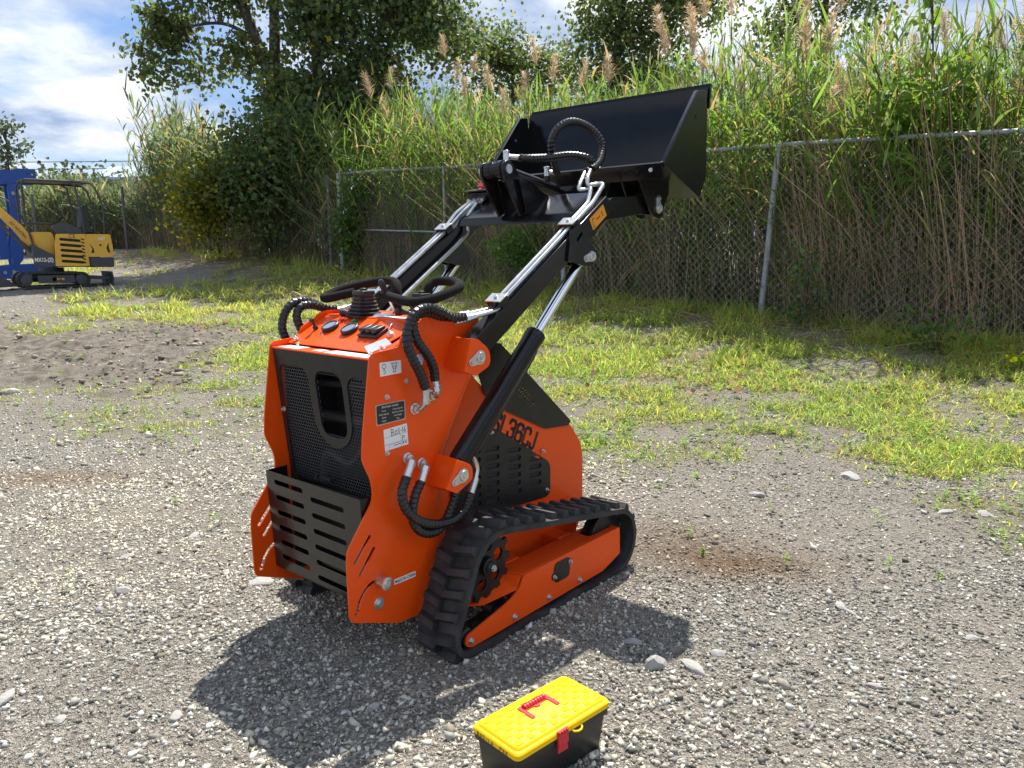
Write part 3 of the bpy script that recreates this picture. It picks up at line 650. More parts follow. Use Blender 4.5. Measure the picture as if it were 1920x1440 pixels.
# loop grips
gr_r = [(0.155, -0.018, 1.166), (0.125, 0.072, 1.157), (0.096, 0.199, 1.149), (0.123, 0.26, 1.157), (0.214, 0.278, 1.184), (0.259, 0.259, 1.198), (0.295, 0.199, 1.208), (0.301, 0.136, 1.21), (0.285, 0.105, 1.205), (0.262, 0.10, 1.18), (0.25, 0.10, 1.10)]
gr_l = [(0.161, -0.185, 1.168), (0.121, -0.222, 1.157), (0.091, -0.258, 1.147), (0.105, -0.288, 1.152), (0.169, -0.293, 1.171), (0.235, -0.251, 1.19), (0.287, -0.169, 1.206), (0.278, -0.096, 1.202), (0.258, -0.06, 1.17), (0.245, -0.05, 1.09)]
for gpts in (gr_r, gr_l):
    mb = MB(); P = spline(gpts, 6); mb.tube(P, 0.0165, 14); gg = lb(mb, 'loop_grip', 'foam')
# control levers
for p0, p1 in (((0.17, -0.005, 1.095), (0.095, -0.140, 1.098)), ((0.165, 0.03, 1.094), (0.088, -0.095, 1.096)), ((0.22, 0.17, 1.095), (0.105, 0.145, 1.112)), ((0.20, 0.24, 1.092), (0.115, 0.215, 1.103))):
    p0 = Vector(p0); p1 = Vector(p1); d = (p1 - p0).normalized(); mb = MB(); mb.cyl(p0, p1, 0.0055, n=10); l = lb(mb, 'valve_lever', 'zinc')
    mb = MB(); mb.lathe(p1 - d * 0.02, p1 + d, [(0, 0.007), (0.008, 0.0085), (0.02, 0.0095), (0.032, 0.013), (0.045, 0.013), (0.052, 0.007)], 14); lb(mb, 'lever_knob', 'plastic', parent=l)
p0 = Vector((0.183, 0.02, 1.09)); p1 = Vector((0.128, 0.02, 1.19)); mb = MB(); mb.cyl(p0, p1, 0.005, n=10); l = lb(mb, 'throttle_lever', 'zinc')
d = (p1 - p0).normalized(); mb = MB(); mb.lathe(p1 - d * 0.03, p1 + d, [(0, 0.008), (0.01, 0.009), (0.04, 0.012), (0.055, 0.011), (0.062, 0.006)], 14); lb(mb, 'lever_knob', 'plastic', parent=l)

# rear basket with slots
mb = MB(); bslots = []
for k in range(6):
    h = 0.528 - k * 0.0555
    bslots.append(slot2((-0.205, h), (-0.055, h - 0.001), 0.0088))
for k in range(6):
    h = 0.512 - k * 0.0555 - 0.004
    bslots.append(slot2((0.005, h), (0.165, h - 0.001), 0.0088))
bface = lambda y, h, a: (-0.199 + 0.018 * (0.56 - h) / 0.35 + a, y, h)
mb.plate([[(-0.262, 0.562), (0.262, 0.562), (0.262, 0.205), (-0.262, 0.205)]] + bslots, 0.0, 0.003, bface); bk = lb(mb, 'rear_basket', 'basket', 0.0008)
for y in (-0.2605, 0.2605):
    mb = MB(); mb.plate([[(-0.1955, 0.561), (-0.115, 0.561), (-0.11, 0.21), (-0.177, 0.21)]], y - 0.0015, y + 0.0015); lb(mb, 'basket_side', 'black', parent=bk)
mb = MB(); mb.plate([[(-0.262, 0.0), (0.262, 0.0), (0.262, 0.09), (-0.262, 0.09)]], 0, 0.003, lambda y, h, a: (-0.180 + h, y, 0.204 - 0.35 * h - a)); lb(mb, 'basket_floor', 'black', parent=bk)
mb = MB(); mb.box((-0.112, -0.03, 0.553), (0.012, 0.06, 0.010)); mb.cyl((-0.118, -0.075, 0.548), (-0.118, -0.075, 0.562), 0.006, n=10); lb(mb, 'latch', 'dark', 0.001)

# plates and labels on the right side plate
def sp_fn(x, y, d): return (x, 0.273 + d, y)
def label_quad(name, m, corners, d=0.0008, parent=None):
    mb = MB(); mb.plate([rounded(corners, 0.002, 2)], 0.2732, 0.2732 + d, side(1)); return lb(mb, name, m, parent=parent)
lq = label_quad('lifting_label', 'white', [(-0.111, 0.977), (-0.025, 0.977), (-0.025, 0.936), (-0.110, 0.934)])
ic = [[(-0.094 + 0.008 * math.cos(a / 8 * 2 * PI), 0.964 + 0.007 * math.sin(a / 8 * 2 * PI)) for a in range(9)], [(-0.094, 0.957), (-0.094, 0.951)],
      [(-0.098, 0.950), (-0.094, 0.953), (-0.089, 0.949), (-0.089, 0.944), (-0.093, 0.941), (-0.097, 0.943)]]
ic2 = [[(-0.066, 0.970), (-0.040, 0.970)], [(-0.062, 0.970), (-0.061, 0.960), (-0.058, 0.952)], [(-0.044, 0.970), (-0.045, 0.960), (-0.048, 0.952)],
       [(-0.053 + 0.0055 * math.cos(a / 8 * 2 * PI), 0.957 + 0.0055 * math.sin(a / 8 * 2 * PI)) for a in range(9)], [(-0.057, 0.950), (-0.057, 0.943)], [(-0.049, 0.950), (-0.049, 0.943)], [(-0.060, 0.9425), (-0.046, 0.9425)]]
lb(strokes_mb(ic + ic2, 0.0016, sp_fn, 0.0014), 'label_print', 'ink', parent=lq, smooth=False, fixn=False)
npz = label_quad('name_plate', 'plate_rim', [(-0.134, 0.848), (-0.014, 0.849), (-0.014, 0.785), (-0.133, 0.782)], 0.0012)
mb = MB(); mb.plate([rounded([(-0.130, 0.845), (-0.018, 0.846), (-0.018, 0.789), (-0.129, 0.786)], 0.006, 2)], 0.2745, 0.2749, side(1)); lb(mb, 'name_plate_face', 'plate', parent=npz)
tm = text_mb('Skid Steer Loader', 0.0095, lambda x, y, d: sp_fn(x - 0.076, y + 0.838, 0.0023))
for i, (a, b) in enumerate((('Model', 'Name of goods'), ('Rated capacity', 'Skid Steer Loader'), ('Speed', 'Net Weight'), ('Engine', 'Date'))):
    for tx, xx in ((a, -0.102), (b, -0.046)):
        q = text_mb(tx, 0.0065, lambda x, y, d: sp_fn(x + xx, y + 0.826 - i * 0.0105, 0.0023)); tm.add(q.v, q.f)
lb(tm, 'plate_lettering', 'white', parent=npz, smooth=False, fixn=False)
st = label_quad('lot_sticker', 'white', [(-0.105, 0.766), (-0.009, 0.771), (-0.005, 0.702), (-0.102, 0.697)])
hw = [  # handwritten lot mark
    [(-0.075, 0.763), (-0.075, 0.741)], [(-0.076, 0.763), (-0.066, 0.760), (-0.067, 0.754), (-0.074, 0.752), (-0.064, 0.749), (-0.064, 0.743), (-0.075, 0.741)],
    [(-0.055, 0.757), (-0.059, 0.752), (-0.058, 0.744), (-0.053, 0.743), (-0.050, 0.749), (-0.055, 0.757)],
    [(-0.040, 0.760), (-0.046, 0.759), (-0.046, 0.753), (-0.041, 0.752), (-0.041, 0.745), (-0.047, 0.744)], [(-0.037, 0.752), (-0.032, 0.753)],
    [(-0.028, 0.763), (-0.028, 0.745)], [(-0.016, 0.763), (-0.022, 0.756), (-0.022, 0.747), (-0.017, 0.746), (-0.016, 0.752), (-0.021, 0.753)],
    [(-0.029, 0.735), (-0.030, 0.721)], [(-0.029, 0.735), (-0.021, 0.732), (-0.023, 0.728), (-0.029, 0.727)],
    [(-0.030, 0.716), (-0.024, 0.708)], [(-0.024, 0.716), (-0.030, 0.708)], [(-0.020, 0.715), (-0.013, 0.709)], [(-0.013, 0.716), (-0.019, 0.708)], [(-0.066, 0.709), (-0.036, 0.711)]]
lb(strokes_mb(hw, 0.0018, sp_fn, 0.0014), 'handwriting', 'ink', parent=st, smooth=False, fixn=False)
rules = [[(-0.104, 0.739), (-0.008, 0.743)], [(-0.037, 0.742), (-0.035, 0.700)], [(-0.103, 0.716), (-0.007, 0.720)], [(-0.084, 0.716), (-0.083, 0.699)], [(-0.08, 0.714), (-0.04, 0.716)]]
lb(strokes_mb(rules, 0.0007, sp_fn, 0.0013), 'label_rules', 'ink', parent=st, smooth=False, fixn=False)
mc = label_quad('origin_label', 'white', [(-0.084, 0.266), (0.008, 0.265), (0.007, 0.246), (-0.084, 0.248)])
lb(text_mb('MADE IN CHINA', 0.0145, lambda x, y, d: sp_fn(x - 0.038, y + 0.2560, 0.0015), sx=0.80, bold=0.0002), 'label_lettering', 'ink', parent=mc, smooth=False, fixn=False)
for q in ((-0.005, 0.908), (-0.088, 0.868), (-0.095, 0.690)): bolt((q[0], 0.273, q[1]), (0, 1, 0), 0.006)
bolt((-0.150, 0.273, 0.209), (0, 1, 0), 0.014)
mb = MB(); mb.lathe((-0.146, 0.273, 0.285), (-0.146, 1, 0.285), [(0, 0.018), (0.030, 0.018), (0.032, 0.021), (0.042, 0.021), (0.043, 0.012), (0.046, 0.011)], 20); lb(mb, 'pivot_stub', 'zinc')
mb = MB(); mb.lathe((0.045, 0.273, 0.965), (0.045, 1, 0.965), [(0, 0.022), (0.004, 0.022), (0.006, 0.018), (0.012, 0.012), (0.013, 0.004)], 20); lb(mb, 'filler_cap', 'white')
# model lettering on both hood sides
for s in (1, -1):
    a = math.atan2(-0.145, 0.28)
    def fn(x, y, d, s=s):
        xx = x * s; return (0.583 + xx * math.cos(a) - y * math.sin(a), s * (0.2285 + d), 0.628 + xx * math.sin(a) + y * math.cos(a))
    GL = {'S': [[(.42, .62), (.42, .74), (.34, .84), (.08, .84), (0, .74), (0, .58), (.08, .50), (.34, .36), (.42, .26), (.42, .1), (.34, 0), (.08, 0), (0, .1), (0, .22)]], 'L': [[(0, .84), (0, 0), (.36, 0)]],
          '3': [[(0, .64), (0, .74), (.08, .84), (.34, .84), (.42, .74), (.42, .54), (.34, .45), (.18, .45)], [(.34, .45), (.42, .36), (.42, .1), (.34, 0), (.08, 0), (0, .1), (0, .22)]],
          '6': [[(.42, .64), (.42, .74), (.34, .84), (.08, .84), (0, .74), (0, .1), (.08, 0), (.34, 0), (.42, .1), (.42, .38), (.34, .48), (.02, .44)]], 'C': [[(.42, .6), (.42, .74), (.34, .84), (.08, .84), (0, .74), (0, .1), (.08, 0), (.34, 0), (.42, .1), (.42, .24)]],
          'J': [[(.30, .84), (.30, .1), (.22, 0), (.06, 0), (0, .08), (0, .20)]]}
    pos_ = -1.72; ml = []
    for ch_ in 'SL36CJ':
        ml += [[((pos_ + q[0]) * 0.082, (q[1] - 0.42) * 0.082) for q in st2] for st2 in GL[ch_]]; pos_ += 0.52 if ch_ == 'L' else 0.62
    lb(strokes_mb(ml, 0.0135, fn, 0.0012), 'model_lettering', 'ink', smooth=False, fixn=False)

# pivot brackets for arm and lift cylinder
def pin_cap(p, s, ang, parent=None, r=0.024):
    """retaining plate: big washer with a lobe and a small bolt"""
    p = Vector(p); d = Vector((0, s, 0)); q = (math.cos(ang), math.sin(ang)); L = 0.042
    lobe = [(r * math.cos(t), r * math.sin(t)) for t in np.linspace(ang + PI * 0.62, ang - PI * 0.62 + 2 * PI, 0)] or []
    pts = [(r * math.cos(ang + t), r * math.sin(ang + t)) for t in np.linspace(0.9, 2 * PI - 0.9, 20)] + [(L * q[0] + 0.013 * math.cos(ang + t), L * q[1] + 0.013 * math.sin(ang + t)) for t in np.linspace(-1.3, 1.3, 9)]
    mb = MB(); mb.plate([pts], 0, 0.005, lambda x, y, a: (p.x + x, p.y + s * a, p.z + y)); c_ = lb(mb, 'pin_retainer', 'zinc', 0.0008, parent)
    mb = MB(); mb.lathe(p + d * 0.005, p + d, [(0, 0.019), (0.006, 0.018), (0.007, 0.013), (0.006, 0.010)], 18); mb.cyl(p + d * 0.011, p + d * 0.014, 0.006, n=10)
    b = Vector((p.x + L * q[0], p.y + s * 0.005, p.z + L * q[1])); mb.cyl(b, b + d * 0.008, 0.009, n=6); lb(mb, 'pin_head', 'zinc', 0.0006, c_)
for s in (1, -1):
    mb = MB(); ab = rounded([(0.04, 1.055), (0.11, 1.060), (0.175, 1.038), (0.245, 0.995), (0.250, 0.935), (0.18, 0.905), (0.10, 0.93), (0.05, 0.95)], [0.0, 0.0, 0.01, 0.04, 0.03, 0.0, 0.0, 0.0])
    mb.plate([rounded([(0.172, 1.034), (0.205, 1.030), (0.262, 0.988), (0.266, 0.938), (0.195, 0.910), (0.140, 0.930)], [0.0, 0.01, 0.035, 0.03, 0.0, 0.0])], 0.380, 0.390, side(s))
    pr_ = lambda p, q, t0, t1: mb.add([(x, s * y, z) for x, y, z in ((p[0], 0.270, p[1]), (q[0], 0.270, q[1]), (q[2], 0.385, q[3]), (p[2], 0.385, p[3]), (p[0] + t0, 0.270, p[1] - t1), (q[0] + t0, 0.270, q[1] + t1), (q[2] + t0, 0.385, q[3] + t1), (p[2] + t0, 0.385, p[3] - t1))], [(0, 1, 2, 3), (4, 7, 6, 5), (0, 3, 7, 4), (1, 5, 6, 2), (0, 4, 5, 1), (3, 2, 6, 7)])
    pr_((0.205, 1.030, 0.174, 1.032), (0.163, 0.937, 0.140, 0.932), 0.010, 0.0)
    mb.add([(x, s * y, z) for x, y, z in ((0.163, 0.270, 0.937), (0.236, 0.270, 0.902), (0.195, 0.385, 0.912), (0.140, 0.385, 0.932), (0.165, 0.270, 0.945), (0.238, 0.270, 0.910), (0.197, 0.385, 0.920), (0.142, 0.385, 0.940))], [(0, 1, 2, 3), (4, 7, 6, 5), (0, 4, 5, 1), (1, 5, 6, 2), (2, 6, 7, 3), (3, 7, 4, 0)])
    lb(mb, 'arm_bracket', 'orange', 0.0015)
    pin_cap((0.212, s * 0.390, 0.969), s, PI + 0.3)
    mb = MB()
    mb.plate([rounded([(0.103, 0.644), (0.125, 0.636), (0.170, 0.612), (0.172, 0.565), (0.095, 0.534), (0.047, 0.560)], [0.0, 0.01, 0.035, 0.035, 0.0, 0.0])], 0.380, 0.390, side(s))
    pr_ = lambda p, q, t0, t1: mb.add([(x, s * y, z) for x, y, z in ((p[0], 0.270, p[1]), (q[0], 0.270, q[1]), (q[2], 0.385, q[3]), (p[2], 0.385, p[3]), (p[0] + t0, 0.270, p[1] - t1), (q[0] + t0, 0.270, q[1] + t1), (q[2] + t0, 0.385, q[3] + t1), (p[2] + t0, 0.385, p[3] - t1))], [(0, 1, 2, 3), (4, 7, 6, 5), (0, 3, 7, 4), (1, 5, 6, 2), (0, 4, 5, 1), (3, 2, 6, 7)])
    pr_((0.112, 0.646, 0.103, 0.643), (0.071, 0.550, 0.047, 0.560), 0.010, 0.0)
    mb.add([(x, s * y, z) for x, y, z in ((0.071, 0.270, 0.550), (0.115, 0.270, 0.52), (0.095, 0.385, 0.536), (0.047, 0.385, 0.560), (0.073, 0.270, 0.558), (0.117, 0.270, 0.528), (0.097, 0.385, 0.544), (0.049, 0.385, 0.568))], [(0, 1, 2, 3), (4, 7, 6, 5), (0, 4, 5, 1), (1, 5, 6, 2), (2, 6, 7, 3), (3, 7, 4, 0)])
    lb(mb, 'cylinder_bracket', 'orange', 0.0015)
    pin_cap((0.122, s * 0.390, 0.589), s, PI + 0.35)

# lift arms, cross member, tubes
A0 = Vector((0.19, 0, 0.962)); A0c = Vector((0.222, 0, 0.9828)); A1 = Vector((1.005, 0, 1.492)); AD = (A1 - A0).normalized(); AU = Vector((-AD.z, 0, AD.x))
for s in (1, -1):
    off = Vector((0, s * 0.336, 0)); mb = MB(); mb.bar(A0c + off, A1 + off, 0.060, 0.078, AU); arm = lb(mb, 'lift_arm', 'black', 0.004)
    mb = MB(); mb.plate([rounded([(0.955, 1.455), (1.03, 1.52), (1.25, 1.54), (1.395, 1.525), (1.395, 1.462), (1.25, 1.462), (1.08, 1.44), (0.985, 1.43)], 0.02)], 0.318, 0.354, side(s)); lb(mb, 'arm_knee', 'black', 0.002, arm)
    # gusset with the upper cylinder pin
    mb = MB(); mb.plate([rounded([(0.715, 1.275), (0.735, 1.385), (0.79, 1.415), (0.845, 1.37), (0.900, 1.300), (0.885, 1.262), (0.83, 1.252)], [0.01, 0.01, 0.01, 0.02, 0.03, 0.03, 0.02]), slot2((0.775, 1.352), (0.80, 1.374), 0.007)], 0.3665, 0.376, side(s))
    mb.plate([rounded([(0.715, 1.275), (0.84, 1.36), (0.900, 1.300), (0.885, 1.262), (0.83, 1.252)], [0.01, 0.01, 0.03, 0.03, 0.02])], 0.297, 0.3045, side(s)); lb(mb, 'arm_gusset', 'black', 0.002, arm)
    pin_cap((0.866, s * 0.376, 1.290), s, PI + 0.2, arm, 0.021)
    # lift cylinder
    P0 = Vector((0.128, s * 0.334, 0.588)); P1 = Vector((0.868, s * 0.334, 1.290)); D = (P1 - P0).normalized(); Lc = (P1 - P0).length
    mb = MB(); mb.lathe(P0, P1, [(0.03, 0.028), (0.045, 0.034), (0.05, 0.0365), (0.585, 0.0365), (0.59, 0.039), (0.615, 0.039), (0.62, 0.034), (0.622, 0.022)], 28); mb.cyl(P0 - Vector((0, 0.02 , 0)), P0 + Vector((0, 0.02, 0)), 0.034); cy = lb(mb, 'lift_cylinder', 'black', 0)
    mb = MB(); mb.cyl(P0 + D * 0.6, P1 - D * 0.03, 0.0195, n=24); lb(mb, 'piston_rod', 'chrome', parent=cy)
    mb = MB(); mb.cyl(P1 - Vector((0, 0.024, 0)), P1 + Vector((0, 0.024, 0)), 0.030, n=20); lb(mb, 'rod_eye', 'black', parent=cy)
    Q = Vector((D.z, 0, -D.x)); mb = MB(); mb.tube(spline([P0 + D * 0.08 + Q * 0.038, P0 + D * 0.16 + Q * 0.052, P0 + D * 0.52 + Q * 0.050, P0 + D * 0.585 + Q * 0.036], 6), 0.008); lb(mb, 'cylinder_pipe', 'black', parent=cy)
    # hydraulic tubes along the arm
    tp = []
    for k, y in enumerate((0.322, 0.346)):
        z1_ = 0.052; st_ = A0 + AD * 0.235 + AU * z1_; en = A0 + AD * (0.90 if s > 0 else 0.74) + AU * z1_
        pts = [Vector((0.205 + 0.0 * k, y - 0.012, 1.100 - 0.008 * k)), Vector((0.345, y, 1.116 - 0.004 * k)), Vector((0.372, y, 1.128 - 0.004 * k)), st_ + Vector((0, y, 0)), en + Vector((0, y, 0))]
        if s > 0:
            if k == 0: pts += [Vector((0.965, y - 0.02, 1.555)), Vector((0.975, 0.285, 1.553)), Vector((0.935, 0.262, 1.548)), Vector((0.955, 0.256, 1.575)), Vector((1.03, 0.225, 1.625))]
            else: pts += [Vector((1.003, y - 0.008, 1.572)), Vector((1.008, y - 0.045, 1.575)), Vector((0.965, 0.285, 1.565)), Vector((0.98, 0.275, 1.60)), Vector((1.05, 0.24, 1.635))]
        else:
            pts += [Vector((0.86, y - 0.012 * (1 - k), 1.482)), Vector((0.935, y - 0.02, 1.535)), Vector((0.985, y - 0.025, 1.555))]
        pts = [Vector((p.x, s * p.y, p.z)) for p in pts]
        P = []
        for i, p in enumerate(pts):      # soft bends
            if 0 < i < len(pts) - 1:
                a = (pts[i - 1] - p); b = (pts[i + 1] - p); q = min(0.02, a.length * .45, b.length * .45); pa = p + a.normalized() * q; pb = p + b.normalized() * q
                P += [pa * (1 - t) ** 2 + p * 2 * t * (1 - t) + pb * t * t for t in (0, .25, .5, .75, 1)]
            else: P.append(p)
        mb = MB(); mb.tube(P, 0.0085, 12); tb = lb(mb, 'hydraulic_tube', 'zinc', parent=arm)
        mb = MB(); a = pts[0]; b = (pts[1] - pts[0]).normalized()
        mb.cyl(a - b * 0.045, a, 0.0125, n=14); mb.cyl(a, a + b * 0.018, 0.0145, n=6); mb.cyl(a + b * 0.020, a + b * 0.042, 0.0125, n=6); lb(mb, 'hose_fitting', 'zinc', 0.0006, tb)
    for tpos in (0.245, 0.735):
        c = A0 + AD * tpos + AU * 0.055 + off; R = Matrix((AD, Vector((0, 1, 0)), AU)).transposed()
        mb = MB(); mb.box(c, (0.042, 0.066, 0.026), R); cl = lb(mb, 'tube_clamp', 'black', 0.002, arm)
        mb = MB(); mb.box(c + AU * 0.0155, (0.046, 0.070, 0.004), R); mb.cyl(c + AU * 0.017, c + AU * 0.024, 0.007, n=6); lb(mb, 'clamp_plate', 'zinc', 0.0006, cl)
# third return pipe on the inner side of the left arm
mb = MB(); P = [Vector(p) for p in ((0.93, -0.288, 1.525), (0.86, -0.288, 1.455), (0.872, -0.285, 1.398), (0.80, -0.285, 1.342), (0.36, -0.285, 1.055), (0.30, -0.27, 1.04))]
Q = []
for i, p in enumerate(P):
    if 0 < i < len(P) - 1:
        a = P[i - 1] - p; b = P[i + 1] - p; q = 0.02; pa = p + a.normalized() * q; pb = p + b.normalized() * q
        Q += [pa * (1 - t) ** 2 + p * 2 * t * (1 - t) + pb * t * t for t in (0, .25, .5, .75, 1)]
    else: Q.append(p)
mb.tube(Q, 0.0085, 12); lb(mb, 'return_pipe', 'zinc')
# coupling block on the left arm end
mb = MB(); mb.box((0.985, -0.315, 1.552), (0.022, 0.12, 0.06), Matrix.Rotation(-0.55, 3, 'Y')); mb.box((0.97, -0.315, 1.585), (0.075, 0.14, 0.005), Matrix.Rotation(-0.2, 3, 'Y')); cbk = lb(mb, 'coupling_block', 'black', 0.001)
for k, y in enumerate((-0.350, -0.315, -0.285)):
    mb = MB(); mb.cyl((0.955, y, 1.538), (0.985, y, 1.556), 0.0135, n=14); mb.cyl((0.955, y, 1.538), (0.948, y, 1.534), 0.015, n=6); lb(mb, 'coupler', 'zinc', 0.0006, cbk)
mb = MB(); mb.cyl((0.99, -0.33, 1.565), (1.02, -0.335, 1.602), 0.014, n=16); mb.cyl((1.0, -0.30, 1.565), (1.025, -0.302, 1.59), 0.014, n=16); lb(mb, 'coupler_tip', 'zinc', 0.0006, cbk)
mb = MB(); mb.lathe((1.012, -0.333, 1.592), (1.03, -0.336, 1.615), [(0, 0.020), (0.022, 0.020), (0.026, 0.014)], 18); lb(mb, 'dust_cap', 'red', parent=cbk)
mb = MB(); mb.plate([rounded([(0.820, 1.420), (0.842, 1.456), (0.995, 1.545), (1.03, 1.50), (0.90, 1.435)], 0.006)], -0.306, 0.306); cm = lb(mb, 'cross_member', 'black', 0.002)
# tilt bracket and tilt cylinder
for y in (-0.062, 0.052):
    mb = MB(); mb.plate([rounded([(0.722, 1.600), (0.712, 1.650), (0.755, 1.672), (0.795, 1.640), (0.900, 1.492), (0.825, 1.452)], [0.03, 0.04, 0.04, 0.03, 0.0, 0.0])], y - 0.006, y + 0.006); tb = lb(mb, 'tilt_bracket', 'black', 0.0015)
    mb = MB(); mb.plate([[(0.795, 1.595), (0.81, 1.60), (1.01, 1.53), (0.90, 1.478), (0.84, 1.46)]], y - 0.003 + 0.02, y + 0.003 + 0.02); lb(mb, 'bracket_gusset', 'black', 0.001, tb)
mb = MB(); mb.cyl((0.748, -0.085, 1.632), (0.748, 0.064, 1.632), 0.018, n=20); lb(mb, 'tilt_pin', 'zinc')
mb = MB(); mb.lathe((0.748, -0.050, 1.632), (0.748, 1, 1.632), [(0, 0.030), (0.004, 0.036), (0.03, 0.036), (0.034, 0.031), (0.06, 0.031), (0.064, 0.036), (0.088, 0.036), (0.092, 0.030)], 22); lb(mb, 'tilt_boss', 'black')
T0 = Vector((0.755, -0.005, 1.632)); T1 = Vector((1.21, -0.005, 1.560)); TD = (T1 - T0).normalized()
mb = MB(); mb.lathe(T0, T1, [(0.02, 0.022), (0.04, 0.030), (0.34, 0.030), (0.35, 0.033), (0.375, 0.033), (0.38, 0.016), (0.46, 0.016)], 24); tcyl = lb(mb, 'tilt_cylinder', 'black')
ports = [T0 + TD * 0.055, T0 + TD * 0.325]
for p in ports:
    mb = MB(); mb.cyl(p + Vector((0, 0, 0.02)), p + Vector((0, 0, 0.05)), 0.012, n=14); lb(mb, 'port_boss', 'black', parent=tcyl)
    mb = MB(); mb.cyl(p + Vector((0, 0, 0.05)), p + Vector((0, 0, 0.082)), 0.0125, n=14); mb.cyl(p + Vector((0, 0, 0.082)), p + Vector((0, 0, 0.09)), 0.014, n=6)
    q = p + Vector((0, 0.0, 0.066)); mb.cyl(q, q + Vector((0.035, 0.035, -0.004)), 0.0105, n=12); lb(mb, 'banjo_fitting', 'zinc', 0.0006, tcyl)
# attachment plate, hooks, bucket
for s in (1, -1):
    for y in (0.288, 0.372):
        mb = MB(); mb.plate([rounded([(1.19, 1.622), (1.25, 1.53), (1.325, 1.452), (1.395, 1.445), (1.412, 1.50), (1.46, 1.565), (1.50, 1.60), (1.19, 1.66)], [0, 0.05, 0.03, 0.03, 0.03, 0.03, 0, 0])], y - 0.005, y + 0.005, side(s)); hk = lb(mb, 'bucket_hanger', 'black', 0.0015)
    pin_cap((1.365, s * 0.377, 1.490), s, PI / 2 + 0.2, hk, 0.022)
mb = MB(); mb.plate([[(1.205, 1.60), (1.47, 1.515), (1.475, 1.525), (1.21, 1.612)]], -0.36, 0.36); mb.box((1.215, 0, 1.56), (0.010, 0.20, 0.10)); lb(mb, 'attachment_plate', 'black', 0.002)
for y in (-0.22, -0.14, 0.06, 0.14, 0.22):
    mb = MB(); mb.plate([[(1.15, 1.50), (1.24, 1.60), (1.44, 1.54), (1.40, 1.50)]], y - 0.004, y + 0.004); lb(mb, 'attachment_rib', 'black', 0.001)
BA, BB, BC, BD, BE, BF = (1.463, 1.971), (1.191, 1.650), (1.499, 1.535), (1.558, 1.630), (1.548, 1.906), (1.535, 1.985)
bw = 0.49
shell_o = [BB, BC, (1.556, 1.632), (1.548, 1.90), (1.566, 2.0)]; shell_i = [(1.556, 2.0), (1.538, 1.90), (1.546, 1.638), (1.495, 1.5475), (1.196, 1.660)]
mb = MB(); mb.plate([shell_o + shell_i], -bw, bw); bucket = lb(mb, 'bucket_shell', 'black', 0.0)
for s in (1, -1):
    mb = MB(); mb.plate([rounded([BA, BB, BC, BD, BE, BF], 0.004, 2), circle2((1.445, 1.865), 0.007, 8)], bw, bw + 0.008, side(s)); lb(mb, 'bucket_side', 'black', 0.0015, bucket)
    mb = MB(); mb.plate([[BA, BB, (1.203, 1.655), (1.475, 1.975)]], bw - 0.014, bw, side(s)); lb(mb, 'side_rim', 'black', 0.0, bucket)
mb = MB(); mb.plate([[(1.566, 1.913), (1.574, 1.913), (1.590, 2.018), (1.576, 2.018)]], -bw - 0.006, bw + 0.006); lb(mb, 'cutting_edge', 'black', 0.001, bucket)
mb = MB(); mb.plate([[(1.180, 1.655), (1.190, 1.662), (1.204, 1.656), (1.215, 1.600), (1.207, 1.597), (1.190, 1.640)]], -bw, bw); lb(mb, 'lip_bar', 'black', 0.001, bucket)
for y in (-0.30, 0.44): bolt((1.188, y, 1.632), (-1, 0, 0), 0.006, bucket)
# amber decal on the arm
dn = lambda x, y, d: tuple(A0 + AD * (0.875 + x) + AU * y + Vector((0, 0.366 + d, 0)))
mb = MB(); mb.plate([rounded([(-0.055, -0.024), (0.055, -0.024), (0.055, 0.026), (-0.055, 0.026)], 0.004, 2)], 0.0003, 0.0009, lambda x, y, a: dn(x, y, a)); dc = lb(mb, 'warning_decal', 'amber')
mb = strokes_mb([[(0.03, -0.006), (0.03, 0.010)], [(0.026, -0.008), (0.034, -0.008)], [(0.024, 0.004), (0.037, 0.004)], [(-0.012, 0.0), (0.010, 0.0)], [(-0.012, 0.0), (-0.008, 0.004)], [(-0.012, 0.0), (-0.008, -0.004)], [(0.010, 0.0), (0.006, 0.004)], [(0.010, 0.0), (0.006, -0.004)], [(-0.046, -0.012), (-0.038, 0.016), (-0.026, 0.012)], [(-0.048, -0.014), (-0.040, -0.018), (-0.034, -0.012)]], 0.0028, dn, 0.0013)
lb(mb, 'label_print', 'ink', parent=dc, smooth=False, fixn=False)

